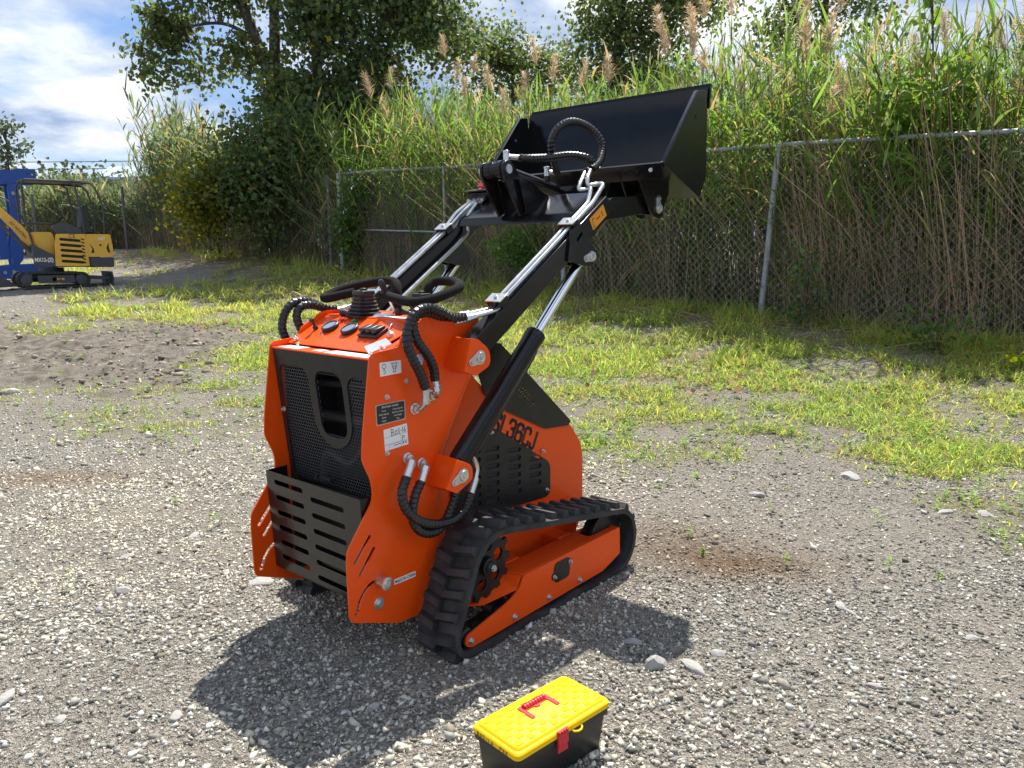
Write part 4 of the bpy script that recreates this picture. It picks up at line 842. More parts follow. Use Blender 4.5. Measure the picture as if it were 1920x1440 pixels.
# spiral wrapped hoses
def wrapped(pts, r=0.0155): mb = MB(); hose(mb, pts, r); return lb(mb, 'wrapped_hose', 'wrap', angle=25)
def elbow(p, base, tip, parent):
    mb = MB(); p = Vector(p); b = Vector(base); t = Vector(tip)
    mb.tube([b, b + Vector((0, 0.026 if b.y > 0 else -0.026, 0)), (b + Vector((0, 0.034 if b.y > 0 else -0.034, 0)) + t) / 2, t], 0.009, 10)
    mb.lathe(b, b + Vector((0, 1 if b.y > 0 else -1, 0)), [(0, 0.019), (0.005, 0.019), (0.006, 0.014), (0.018, 0.014), (0.019, 0.010)], 14)
    d = (p - t).normalized(); mb.cyl(t, p + d * 0.01, 0.0135, n=14); mb.cyl(t - d * 0.004, t + d * 0.012, 0.015, n=6); lb(mb, 'hose_fitting', 'zinc', 0.0006, parent)
for s in (1, -1):
    q = lambda L_: [(x, s * y, z) for x, y, z in L_]
    a = wrapped(q([(0.20, 0.335, 1.098), (0.150, 0.335, 1.100), (0.100, 0.335, 1.120), (0.045, 0.335, 1.137), (-0.005, 0.335, 1.130), (-0.040, 0.335, 1.095), (-0.053, 0.335, 1.045), (-0.035, 0.335, 0.995), (0.0, 0.332, 0.940), (0.030, 0.324, 0.885)]))
    elbow(q([(0.030, 0.324, 0.885)])[0], q([(0.024, 0.273, 0.813)])[0], q([(0.030, 0.322, 0.838)])[0], a)
    b = wrapped(q([(0.165, 0.31, 1.100), (0.12, 0.31, 1.106), (0.06, 0.312, 1.122), (0.015, 0.312, 1.118), (-0.005, 0.312, 1.085), (0.012, 0.312, 1.035), (0.052, 0.312, 0.988), (0.082, 0.308, 0.940), (0.090, 0.304, 0.900)]))
    elbow(q([(0.090, 0.304, 0.900)])[0], q([(0.098, 0.273, 0.846)])[0], q([(0.092, 0.312, 0.868)])[0], b)
    a = wrapped(q([(-0.070, 0.335, 0.620), (-0.095, 0.340, 0.575), (-0.086, 0.345, 0.520), (-0.036, 0.350, 0.468), (0.038, 0.352, 0.437), (0.120, 0.352, 0.432), (0.178, 0.350, 0.460), (0.205, 0.345, 0.500)]))
    elbow(q([(-0.070, 0.335, 0.620)])[0], q([(-0.013, 0.273, 0.657)])[0], q([(-0.042, 0.328, 0.660)])[0], a)
    mb = MB(); mb.tube(q([(0.205, 0.345, 0.500), (0.235, 0.340, 0.545)]), 0.0135, 12); mb.tube(spline(q([(0.235, 0.340, 0.545), (0.248, 0.335, 0.575), (0.235, 0.334, 0.610), (0.212, 0.334, 0.635)]), 5), 0.009, 10); lb(mb, 'hose_fitting', 'zinc', 0.0, a)
    b = wrapped(q([(-0.010, 0.335, 0.590), (-0.040, 0.338, 0.550), (-0.056, 0.340, 0.490), (-0.035, 0.342, 0.438), (0.020, 0.342, 0.410), (0.075, 0.340, 0.420), (0.118, 0.336, 0.465), (0.150, 0.334, 0.520), (0.165, 0.334, 0.56)]))
    elbow(q([(-0.010, 0.335, 0.590)])[0], q([(0.047, 0.273, 0.627)])[0], q([(0.016, 0.328, 0.628)])[0], b)
h1 = wrapped([tuple(ports[1] + Vector((0.03, 0.03, 0.064))), (1.02, 0.07, 1.70), (0.985, 0.09, 1.755), (1.01, 0.11, 1.815), (1.085, 0.13, 1.842), (1.165, 0.16, 1.820), (1.20, 0.19, 1.765), (1.165, 0.215, 1.70), (1.105, 0.235, 1.66), (1.06, 0.24, 1.640)], 0.0155)
h2 = wrapped([tuple(ports[0] + Vector((0.035, 0.035, 0.062))), (0.87, 0.06, 1.682), (0.96, 0.09, 1.690), (1.06, 0.13, 1.705), (1.13, 0.17, 1.695), (1.145, 0.20, 1.665), (1.10, 0.22, 1.645), (1.04, 0.225, 1.63)], 0.0155)

# key tag hanging from the lock
tagp = [Vector(p) for p in ((-0.084, 0.169, 1.017), (-0.037, 0.221, 1.043), (-0.039, 0.249, 1.027), (-0.090, 0.196, 0.997))]

# ---- tracks
def hull_path(circles, n=400):
    best = []
    for k in range(n):
        a = 2 * PI * k / n; best.append(a)
    pts = []
    for (cx, cz, r) in circles:
        for k in range(180): t = 2 * PI * k / 180; pts.append((cx + r * math.cos(t), cz + r * math.sin(t)))
    pts = sorted(set((round(a, 6), round(b, 6)) for a, b in pts))
    def half(ps):
        h = []
        for p in ps:
            while len(h) >= 2 and (h[-1][0] - h[-2][0]) * (p[1] - h[-2][1]) - (h[-1][1] - h[-2][1]) * (p[0] - h[-2][0]) <= 0: h.pop()
            h.append(p)
        return h
    lo = half(pts); hi = half(pts[::-1]); return lo[:-1] + hi[:-1]
hull = hull_path([(0.213, 0.252, 0.146), (0.927, 0.136, 0.139), (0.068, 0.083, 0.082)])
hp = [Vector((p[0], p[1])) for p in hull]; hp.append(hp[0])
per = sum((b - a).length for a, b in zip(hp, hp[1:])); NL = round(per / 0.072)
def path_at(d):
    d %= per
    for a, b in zip(hp, hp[1:]):
        L = (b - a).length
        if d <= L: t = (b - a) / L; return a + t * d, t
        d -= L
    return hp[-1], (hp[-1] - hp[-2]).normalized()
def wav(p, t):                                        # slack on the ground run
    if p.y < 0.02: return Vector((p.x, p.y + 0.006 * math.sin(p.x * 22)))
    return p
lug_me = None
def lug_mesh(sgn):
    mb = MB(); L0, L1, h = 0.0195, 0.011, 0.024
    # x along track, y across, z outwards ; slightly arrow shaped
    sh = 0.007
    V = []
    for (zz, l) in ((-0.002, L0), (h, L1)):
        for (y, k) in ((0.0, sh), (0.080, -sh)):
            yy = y * (1 if zz < 0.01 else 0.94)
            V += [(-l + k * 1.0, sgn * yy, zz), (l + k, sgn * yy, zz)]
    mb.add(V, [(0, 1, 3, 2), (4, 6, 7, 5), (0, 4, 5, 1), (2, 3, 7, 6), (0, 2, 6, 4), (1, 5, 7, 3)])
    o = mb.build('track_lug', 'rubber', None, 0.0); me = o.data; bpy.data.objects.remove(o); return me
lugs = {1: lug_mesh(1), -1: lug_mesh(-1)}
for s in (1, -1):
    trk = empty('track'); trk.parent = loader
    trk.name = 'track_assembly'
    # belt
    N = 200; V = []; Fc = []
    for i in range(N):
        p, t = path_at(per * i / N); p = wav(p, t); nrm = Vector((t.y, -t.x))     # hull is counter clockwise: outward normal
        for (yy, dep) in ((0.302, 0.0), (0.480, 0.0), (0.480, 0.020), (0.302, 0.020)):
            q = p - nrm * dep; V.append((q.x, s * yy, q.y))
    for i in range(N):
        j = (i + 1) % N
        for k in range(4): Fc.append((i * 4 + k, i * 4 + (k + 1) % 4, j * 4 + (k + 1) % 4, j * 4 + k))
    mb = MB(); mb.add(V, Fc)
    for i in range(NL):                                # inner drive lugs
        p, t = path_at(per * (i + 0.5) / NL); nrm = Vector((t.y, -t.x)); c = p - nrm * 0.030
        R = Matrix((Vector((t.x, 0, t.y)), Vector((0, 1, 0)), Vector((-nrm.x, 0, -nrm.y)))).transposed()
        for yy in (0.372, 0.410): mb.box((c.x, s * yy, c.y), (0.022, 0.016, 0.024), R)
    belt = lb(mb, 'track_belt', 'rubber', 0.0, angle=40)
    trk_parent = belt
    for i in range(NL):
        for row in (0, 1):
            d = per * (i + 0.5 * row) / NL; p, t = path_at(d); p = wav(p, t)
            if p.y < 0.012 and 0.1 < p.x < 0.85: pass
            nrm = Vector((t.y, -t.x))
            sg = 1 if row == 0 else -1                 # outer / inner half of the belt
            o = bpy.data.objects.new('track_lug', lugs[sg]); col.objects.link(o); o.parent = belt
            Xa = Vector((t.x, 0, t.y)); Za = Vector((nrm.x, 0, nrm.y)); Ya = Za.cross(Xa)
            # in loader local space second axis is negated
            base = Vector((p.x, -s * (0.391), p.y))
            R = Matrix((Xa, Ya, Za)).transposed().to_4x4()
            o.matrix_local = Matrix.Translation(base) @ R
    bpy.data.objects.remove(trk)
    # sprocket
    def gear(nn, r0, r1):
        out = []
        for k in range(nn):
            a = 2 * PI * k / nn
            for da, r in ((-0.5, r0), (-0.28, r0), (-0.16, r1), (0.16, r1), (0.28, r0)): out.append(((r) * math.cos(a + da * 2 * PI / nn), r * math.sin(a + da * 2 * PI / nn)))
        return out
    sc_ = (0.215, 0.250)
    g = [(x + sc_[0], y + sc_[1]) for x, y in gear(13, 0.110, 0.131)]
    mb = MB(); mb.plate([g] + [circle2((sc_[0] + 0.070 * math.cos(a), sc_[1] + 0.070 * math.sin(a)), 0.023, 16) for a in np.arange(6) * PI / 3 + 0.3], 0.386, 0.398, side(s)); sp = lb(mb, 'sprocket', 'satin', 0.002)
    mb = MB(); mb.lathe((sc_[0], s * 0.36, sc_[1]), (sc_[0], s * 1.0, sc_[1]), [(0, 0.05), (0.039, 0.05), (0.040, 0.034), (0.060, 0.032), (0.062, 0.022), (0.066, 0.020)], 24); lb(mb, 'sprocket_hub', 'satin', parent=sp)
    mb = MB(); mb.cyl((sc_[0], s * 0.424, sc_[1]), (sc_[0], s * 0.440, sc_[1]), 0.013, n=6); mb.cyl((sc_[0], s * 0.440, sc_[1]), (sc_[0], s * 0.446, sc_[1]), 0.008, n=12); lb(mb, 'hub_nut', 'zinc', 0.0006, sp)
    # front idler
    ic_ = (0.925, 0.137)
    mb = MB(); mb.lathe((ic_[0], s * 0.365, ic_[1]), (ic_[0], s * 1, ic_[1]), [(0, 0.095), (0.004, 0.112), (0.020, 0.112), (0.024, 0.090), (0.034, 0.090), (0.038, 0.112), (0.052, 0.112), (0.056, 0.095)], 32); lb(mb, 'idler_wheel', 'satin')
    # rollers
    for ru in (0.075, 0.295, 0.490, 0.682):
        mb = MB(); rr = 0.030 if ru < 0.1 else 0.036
        mb.lathe((ru, s * 0.345, 0.058), (ru, s * 1, 0.058), [(0, rr * 0.8), (0.003, rr), (0.036, rr), (0.040, rr * 0.7), (0.056, rr * 0.7), (0.060, rr), (0.096, rr), (0.099, rr * 0.8)], 20); ro_ = lb(mb, 'roller', 'dark')
    mb = MB(); mb.lathe((0.075, s * 0.425, 0.058), (0.075, s * 1, 0.058), [(0, 0.030), (0.008, 0.030), (0.010, 0.024), (0.007, 0.022), (0.007, 0.014)], 20); lb(mb, 'roller_bearing', 'zinc')
    # frame: outer plate, top flange, inner plate
    fo = rounded([(0.351, 0.186), (0.966, 0.187), (0.972, 0.072), (0.845, 0.035), (0.075, 0.026), (0.045, 0.045), (0.058, 0.074), (0.250, 0.112), (0.318, 0.136)], [0.01, 0.008, 0.006, 0.0, 0.025, 0.025, 0.01, 0.04, 0.03])
    cover_hole = rounded([(0.52, 0.160), (0.60, 0.160), (0.605, 0.105), (0.515, 0.105)], 0.012)
    mb = MB(); mb.plate([fo], 0.452, 0.460, side(s)); tf = lb(mb, 'track_frame', 'orange', 0.002)
    mb = MB(); mb.plate([rounded([(0.318, 0.345), (0.965, 0.345), (0.965, 0.4515), (0.351, 0.4515)], 0.0), rounded([(0.80, 0.362), (0.90, 0.362), (0.955, 0.362), (0.955, 0.425), (0.80, 0.425)], 0.02)], 0.178, 0.1865, lambda x, y, a: (x, s * y, a)); lb(mb, 'top_flange', 'orange', 0.0015, tf)
    mb = MB(); mb.plate([[(0.10, 0.10), (0.965, 0.10), (0.965, 0.178), (0.30, 0.178), (0.16, 0.130)]], 0.345, 0.351, side(s)); lb(mb, 'inner_flange', 'orange', 0.001, tf)
    mb = MB(); mb.add([(x, s * y, z) for x, y, z in ((0.318, 0.4515, 0.140), (0.345, 0.4515, 0.183), (0.318, 0.351, 0.180), (0.12, 0.351, 0.115), (0.20, 0.40, 0.11))], [(0, 1, 2), (0, 2, 3, 4)]); lb(mb, 'frame_web', 'orange', 0, tf)
    mb = MB()
    for a, b in ((0.37, 0.46), (0.70, 0.78)): mb.box(((a + b) / 2, s * 0.285, 0.165), (b - a, 0.12, 0.05))
    mb.box((0.54, s * 0.245, 0.20), (0.80, 0.03, 0.16)); lb(mb, 'frame_mount', 'orange', 0.002, tf)
    mb = MB(); mb.plate([rounded([(0.525, 0.094), (0.610, 0.094), (0.618, 0.120), (0.612, 0.172), (0.530, 0.172), (0.518, 0.145)], 0.014), ], 0.4602, 0.4632, side(s)); mb.plate([rounded([(0.507, 0.110), (0.535, 0.105), (0.535, 0.140), (0.507, 0.135)], 0.012)], 0.4603, 0.4634, side(s)); mb.plate([rounded([(0.598, 0.135), (0.627, 0.140), (0.627, 0.165), (0.598, 0.165)], 0.012)], 0.4603, 0.4634, side(s)); ac = lb(mb, 'access_cover', 'satin', 0.0006, tf)
    for q in ((0.518, 0.122), (0.615, 0.152)): bolt((q[0], s * 0.4632, q[1]), (0, s, 0), 0.006, ac, name='cover_bolt')
    for q in ((0.075, 0.050), (0.295, 0.050), (0.490, 0.052), (0.682, 0.054)): bolt((q[0], s * 0.460, q[1]), (0, s, 0), 0.0085, tf, name='roller_bolt')
# tag on the key: a thing of its own
tg = MB(); nn = Vector((-0.456, 0, 0.89)) * 0.0008
tg.add([tuple(p) for p in tagp] + [tuple(p + nn) for p in tagp], [(0, 1, 2, 3), (4, 7, 6, 5), (0, 4, 5, 1), (1, 5, 6, 2), (2, 6, 7, 3), (3, 7, 4, 0)])
kt = tg.build('key_tag', 'white', None, flip=True); kt.matrix_world = Matrix.Translation(LO) @ Matrix.Rotation(LYAW, 4, 'Z')
tag(kt, 'blank white paper tag lying by the ignition key of the orange loader', 'tag')
# ------------------------------------------------------------------ toolbox
tbx = empty('toolbox', (0.072, 1.783, 0.0), math.radians(42.4)); tag(tbx, 'black plastic toolbox with yellow lid and red handle in the foreground', 'toolbox')
tz = float(hgt(np.array([0.07]), np.array([1.78]))[0]) + 0.004; tbx.location.z = tz
L_, W_ = 0.338, 0.172
def rr(l, w, r, n=5): return rounded([(-l, -w), (l, -w), (l, w), (-l, w)], r, n)
def loft(rings, cap=True):
    mb = MB(); n = len(rings[0]); V = [p for r in rings for p in r]
    Fc = [(i * n + k, i * n + (k + 1) % n, (i + 1) * n + (k + 1) % n, (i + 1) * n + k) for i in range(len(rings) - 1) for k in range(n)]
    if cap: Fc += [tuple(range(n - 1, -1, -1)), tuple((len(rings) - 1) * n + k for k in range(n))]
    mb.add(V, Fc); return mb
ring = lambda l, w, r, z: [(x, y, z) for x, y in rr(l, w, r)]
mb = loft([ring(0.148, 0.066, 0.012, 0.0), ring(0.150, 0.068, 0.012, 0.004), ring(0.158, 0.077, 0.012, 0.098), ring(0.164, 0.083, 0.012, 0.101), ring(0.165, 0.084, 0.012, 0.124)])
body = mb.build('toolbox_body', 'toolblack', tbx, 0.001)
mb = loft([ring(0.166, 0.083, 0.016, 0.1185), ring(0.169, 0.086, 0.018, 0.120), ring(0.169, 0.086, 0.018, 0.132), ring(0.166, 0.083, 0.018, 0.136), ring(0.160, 0.077, 0.016, 0.137), ring(0.157, 0.074, 0.015, 0.1425), ring(0.154, 0.071, 0.014, 0.1445)])
lid = mb.build('lid', 'yellow', tbx, 0.0)
# raised squares of the lid, leaving the handle recess free
sqm = None; a = 0.0188; nx_, ny_ = 15, 7
for i in range(nx_):
    for j in range(ny_):
        if (i + j) % 2: continue
        x = (i - (nx_ - 1) / 2) * 0.0200; y = (j - (ny_ - 1) / 2) * 0.0196
        if abs(x) < 0.058 and -0.02 < y < 0.05: continue
        if sqm is None:
            q = MB(); q.add([(-a / 2, -a / 2, 0), (a / 2, -a / 2, 0), (a / 2, a / 2, 0), (-a / 2, a / 2, 0), (-a / 2 + .001, -a / 2 + .001, 0.0024), (a / 2 - .001, -a / 2 + .001, 0.0024), (a / 2 - .001, a / 2 - .001, 0.0006), (-a / 2 + .001, a / 2 - .001, 0.0006)], [(4, 5, 6, 7), (0, 1, 5, 4), (1, 2, 6, 5), (2, 3, 7, 6), (3, 0, 4, 7)])
            o = q.build('lid_square', 'yellow', lid, smooth=False); sqm = o.data
        else:
            o = bpy.data.objects.new('lid_square', sqm); col.objects.link(o); o.parent = lid
        o.location = (x, y, 0.1445)
# handle: grip with two legs lying flat in the lid, towards the hinge side
mb = MB(); mb.plate([rounded([(-0.050, 0.044), (0.050, 0.044), (0.050, -0.014), (0.038, -0.014), (0.038, 0.022), (0.012, 0.022), (0.006, 0.014), (-0.006, 0.014), (-0.012, 0.022), (-0.038, 0.022), (-0.038, -0.014), (-0.050, -0.014)], [0.003] * 12, 3)], 0.1447, 0.1475, lambda x, y, z: (x, y, z)); hd = mb.build('handle', 'red', tbx, 0.001)
for k in range(8):
    q = MB(); x = -0.033 + k * 0.0094; q.lathe((x - 0.0042, 0.033, 0.1465), (x + 1, 0.033, 0.1465), [(0, 0.0085), (0.0012, 0.0100), (0.0072, 0.0100), (0.0084, 0.0085)], 14); q.build('grip_rib', 'red', hd)
# latch on the long side facing the camera
mb = MB(); pr = [(-0.086, 0.139), (-0.0905, 0.137), (-0.0915, 0.120), (-0.0925, 0.100), (-0.0885, 0.096), (-0.0905, 0.080), (-0.0875, 0.080), (-0.0855, 0.097), (-0.084, 0.118), (-0.0835, 0.1375)]
mb.plate([pr], -0.036, 0.000, lambda y, z, x: (x, y, z)); la = mb.build('latch', 'red', tbx, 0.0008)
for k in range(4):
    q = MB(); q.box((-0.031 + k * 0.0085, -0.0915, 0.1335), (0.006, 0.006, 0.009)); q.build('latch_rib', 'red', la, 0.0015)
mb = MB(); mb.tube([(0.018, -0.084, 0.121), (0.020, -0.091, 0.117), (0.030, -0.096, 0.1155), (0.042, -0.096, 0.1155), (0.050, -0.091, 0.117), (0.052, -0.084, 0.121)], 0.0028, 8); mb.build('padlock_eye', 'yellow', tbx)
# handwriting on the lid's short side
fn = lambda x, y, d: (-0.169 - d, -x, 0.126 + y)
def ch(x0, strokes): return [[(x0 + a, b) for a, b in s_] for s_ in strokes]
G = dict(B=[[(0, .005), (0, -.005)], [(0, .005), (.005, .004), (.004, .0005), (0, 0), (.006, -.002), (.005, -.005), (0, -.005)]], O=[[(.003, .004), (0, 0), (.001, -.005), (.005, -.004), (.006, .001), (.003, .004)]],
         S=[[(.006, .005), (.001, .004), (.001, .001), (.005, 0), (.005, -.004), (0, -.005)]], D=[[(0, 0), (.006, 0)]], I=[[(.002, .005), (.001, -.005)]], X6=[[(.005, .005), (.001, .0), (.001, -.004), (.005, -.004), (.005, -.001), (.001, -.001)]],
         P=[[(0, .005), (0, -.006)], [(0, .005), (.006, .004), (.005, 0), (0, 0)]], X=[[(0, .004), (.006, -.005)], [(.006, .005), (0, -.005)]])
ls = []; xx = -0.060
for g_ in ('B', 'O', 'S', 'D', 'I', 'X6', None, None, 'P', 'X', 'X'):
    if g_: ls += ch(xx, G[g_])
    xx += 0.0105
strokes_mb(ls, 0.0016, fn, 0.0008).build('handwriting', 'ink', lid, smooth=False, fixn=False)
# ------------------------------------------------------------------ chain-link fences
def fence_pt(t, s=0.0): p = F0 + FT * t + FN * s; return float(p[0]), float(p[1])
FH = 2.20
def chain_link(name, label, pts, heights, post_ts, H, pitch, post_r=0.03, mid=None, wire=0.0018, rail=True, cap_first=False, steel='galv'):
    """pts: polyline of ground points; fence follows it; post_ts: distances of the posts"""
    P = [Vector((x, y, 0)) for x, y in pts]; cum = [0]
    for a, b in zip(P, P[1:]): cum.append(cum[-1] + (b - a).length)
    def at(d, h):
        d = max(0, min(cum[-1], d))
        for i in range(len(P) - 1):
            if d <= cum[i + 1] + 1e-9:
                t = (d - cum[i]) / (cum[i + 1] - cum[i]); q = P[i].lerp(P[i + 1], t); zb = heights[i] + (heights[i + 1] - heights[i]) * t
                return Vector((q.x, q.y, zb + h))
    root = empty(name, tuple(at(0, 0))); tag(root, label, 'fence'); o0 = at(0, 0)
    loc = lambda v: tuple(v - o0)
    nrm = Vector((P[1].y - P[0].y, -(P[1].x - P[0].x), 0)).normalized()
    if nrm.y > 0: nrm = -nrm
    for d in post_ts:
        post_r_ = post_r * (1.4 if d > cum[-1] - 0.1 else (0.7 if abs(d - 13.15) < 0.01 else 1.0))
        mb = MB(); b = at(d + (0.16 if abs(d - 4.0 - 2.64) < 0.1 else 0), -0.3) + nrm * 0.05; top = at(d, H) + nrm * 0.05
        mb.cyl(loc(b), loc(top), post_r_, n=14); mb.lathe(loc(top), loc(top + Vector((0, 0, 1))), [(-0.03, post_r_ * 1.12), (0.0, post_r_ * 1.12), (0.012, post_r_ * 0.9), (0.02, post_r_ * 0.4)], 14)
        po = mb.build('post', steel, root)
        for hh in (0.35, 0.85, 1.35, 1.85):
            if hh > H: continue
            q = MB(); c = (at(d, hh) if not abs(d - 4.0 - 2.64) < 0.1 else at(d + 0.16 * (1 - (hh + 0.3) / (H + 0.3)), hh)) + nrm * 0.05; q.cyl(loc(c - Vector((0, 0, .006))), loc(c + Vector((0, 0, .006))), post_r_ * 1.1, n=14); q.build('tension_band', steel, po)
    if rail:
        mb = MB(); n = max(2, int(cum[-1] / 1.2)); mb.tube([loc(at(cum[-1] * i / n, H + 0.012 * math.sin(i * 1.7))) for i in range(n + 1)], 0.028, 10); mb.build('top_rail', 'galv', root)
    if mid:
        mb = MB(); mb.tube([loc(at(mid[0], mid[2]) + nrm * .03), loc(at(mid[1], mid[2]) + nrm * .03)], 0.02, 10); mb.build('mid_rail', 'galv', root)
    L = cum[-1]; VV = []; FF = []; n0 = 0; k = 0; sl = 1.0
    d = -H
    seg = 8
    while d < L:
        for sg in (1, -1):
            a0, a1 = (d, d + H) if sg > 0 else (d + H, d)
            pts_ = []
            for i in range(seg + 1):
                t = i / seg; dd = a0 + (a1 - a0) * t
                if -0.001 <= dd <= L + 0.001: pts_.append(at(dd, 0.02 + (H - 0.04) * t) + nrm * (0.006 * sg + 0.015 * math.sin(dd * 1.3 + t * 4)))
            if len(pts_) < 2: continue
            for p, q in zip(pts_, pts_[1:]):
                dr = (q - p).normalized(); s1 = dr.cross(nrm).normalized(); s2 = nrm
                for c in (p, q):
                    for an in (0.5, 2.6, 4.7): VV.append(tuple(c - o0 + (s1 * math.cos(an) + s2 * math.sin(an)) * wire))
                FF += [(n0, n0 + 1, n0 + 4, n0 + 3), (n0 + 1, n0 + 2, n0 + 5, n0 + 4), (n0 + 2, n0, n0 + 3, n0 + 5)]; n0 += 6
        d += pitch
    o = np_mesh('wire_mesh', np.array(VV), np.array(FF), None, 'wire' if steel == 'galv' else 'oldgalv', root); o['kind'] = 'stuff'
    return root
tpost = float((np.array([3.34, 9.75]) - F0) @ FT)
TL = float((np.array([-3.70, 17.0]) - F0) @ FT)
fp = [fence_pt(t) for t in np.linspace(-4.0, TL, 9)]
fhs = [hz(x, y) - 0.02 for x, y in fp]
chain_link('chain_link_fence', 'galvanised chain link fence in front of the reeds behind the loader', fp, fhs, [4.0 - 0.9, 4.0 + tpost, 4.0 + 6.2, 4.0 + 9.15, 4.0 + TL - 0.03], FH, 0.104, 0.039, mid=(4.0 + TL - 3.4, 4.0 + TL, 1.02))
fp2 = [(-3.95, 17.25), (-8.5, 21.6), (-13.4, 27.0), (-16.5, 27.5), (-24, 25.5)]
fh2 = [hz(*p) - .02 for p in fp2]
chain_link('back_fence', 'older chain link fence under the vine covered tree and far reeds', fp2, fh2, [0.05, 6.3, 13.5, 17.0, 21.5], 2.15, 0.14, 0.045, wire=0.0022, rail=False, steel='oldgalv')
# ------------------------------------------------------------------ vegetation
def ribbons(base, dirv, length, width, droop, segs, colr, twist=None, taper=0.15, wave=0.0):
    """curved tapering blades; all arrays per blade. returns V, F(quads), C"""
    n = len(base); t = np.linspace(0, 1, segs + 1)
    d = unit(dirv); up = np.array([0, 0, 1.0])
    side_ = unit(np.cross(d, up) + 1e-6 * rng.normal(size=d.shape))
    if twist is not None:
        s2 = np.cross(d, side_); side_ = side_ * np.cos(twist)[:, None] + s2 * np.sin(twist)[:, None]
    hd = d.copy(); hd[:, 2] = 0; hd = unit(hd + 1e-6)
    P = base[:, None, :] + d[:, None, :] * (length[:, None] * t)[:, :, None]
    P = P + (np.stack([hd[:, 0], hd[:, 1], -1.0 * np.ones(n)], -1))[:, None, :] * (droop[:, None] * length[:, None] * t[None] ** 2)[:, :, None] * np.array([0.35, 0.35, 1.0])
    w = width[:, None] * np.maximum(taper * 0, np.minimum(1.0, 0.35 + 2.5 * t)[None] * (1 - t ** 1.6)[None] + 0.02)
    A = P - side_[:, None, :] * w[:, :, None] / 2; B = P + side_[:, None, :] * w[:, :, None] / 2
    V = np.stack([A, B], 2).reshape(n, -1, 3)
    f = np.array([(2 * i, 2 * i + 1, 2 * i + 3, 2 * i + 2) for i in range(segs)])
    Fq = (f[None] + (np.arange(n) * (2 * (segs + 1)))[:, None, None]).reshape(-1, 4)
    C = np.repeat(colr, 2 * (segs + 1), 0)
    return V.reshape(-1, 3), Fq, C
class Acc:
    def __init__(self): self.V = []; self.F = []; self.C = []; self.n = 0
    def add(self, V, F, C): self.V.append(V); self.F.append(F + self.n); self.C.append(C); self.n += len(V)
    def build(self, name, m, parent=None): return np_mesh(name, np.concatenate(self.V), np.concatenate(self.F), np.concatenate(self.C), m, parent)
def sticks(p0, p1, r0, r1, colr, bow=None):
    n = len(p0); d = unit(p1 - p0); a = unit(np.cross(d, np.array([0.3, 0.9, 0.2]))); b = np.cross(d, a)
    segs = 3; t = np.linspace(0, 1, segs + 1); V = []
    for ti in t:
        c = p0 + (p1 - p0) * ti
        if bow is not None: c = c + bow * (ti * ti)
        r = r0 + (r1 - r0) * ti
        for an in (0, 2.09, 4.19): V.append(c + (a * math.cos(an) + b * math.sin(an)) * r[:, None])
    V = np.stack(V, 1)
    f = np.array([(3 * i + k, 3 * i + (k + 1) % 3, 3 * (i + 1) + (k + 1) % 3, 3 * (i + 1) + k) for i in range(segs) for k in range(3)])
    Fq = (f[None] + (np.arange(n) * 3 * (segs + 1))[:, None, None]).reshape(-1, 4)
    return V.reshape(-1, 3), Fq, np.repeat(colr, 3 * (segs + 1), 0)
def jitter(c, n, v=0.25, h=0.08):
    c = np.asarray(c, float); k = rng.uniform(1 - v, 1 + v, (n, 1)); return np.clip(c[None] * k * (1 + rng.uniform(-h, h, (n, 3))), 0, 1)

# ---- grass and low weeds
def grass_field():
    acc = Acc()
    for (n, y0, y1, ln, wd, dens) in ((18000, 1.6, 5.0, 0.040, 0.006, 1.0), (37000, 4.0, 8.5, 0.070, 0.0085, 1.0), (25000, 7.5, 13.0, 0.12, 0.012, 1.0), (20000, 12.0, 24.0, 0.17, 0.022, 1.0)):
        x, y = rand_in_view(n, y0, y1, 1.5); g = grass_mask(x, y); s, t = fence_st(x, y)
        keep = (rng.random(n) < g ** 1.35) & (s > -0.3); x, y, g, s = x[keep], y[keep], g[keep], s[keep]
        tufts = len(x); nb = 4; x = np.repeat(x, nb) + rng.normal(0, 0.016, tufts * nb); y = np.repeat(y, nb) + rng.normal(0, 0.016, tufts * nb); s = np.repeat(s, nb); g = np.repeat(g, nb)
        m = len(x); z = hgt(x, y) - 0.004; a = rng.uniform(0, 2 * PI, m); tilt = rng.uniform(0.2, 1.1, m)
        d = np.stack([np.cos(a) * tilt, np.sin(a) * tilt, np.ones(m)], -1)
        length = ln * rng.uniform(0.5, 1.6, m) * (0.6 + 0.7 * g) * (1 + 1.0 * sstep(1.6, 0.2, s))
        big = fbm(x * 1.1, y * 1.1, 3)[:, None]
        c = jitter((0.42, 0.45, 0.11), m, 0.4, 0.12) * (1 - big) + jitter((0.25, 0.37, 0.085), m, 0.4, 0.12) * big
        dry = (rng.random(m) < 0.16)[:, None]; c = np.where(dry, jitter((0.34, 0.27, 0.11), m, 0.25), c)
        acc.add(*ribbons(np.stack([x, y, z], -1), d, length, wd * rng.uniform(0.6, 1.5, m), rng.uniform(0.1, 0.7, m), 2, c, rng.uniform(-0.6, 0.6, m)))
    o = acc.build('grass', 'blade'); tag(o, 'patchy yellow green grass and weeds between gravel and fence', 'grass', kind='stuff')
grass_field()
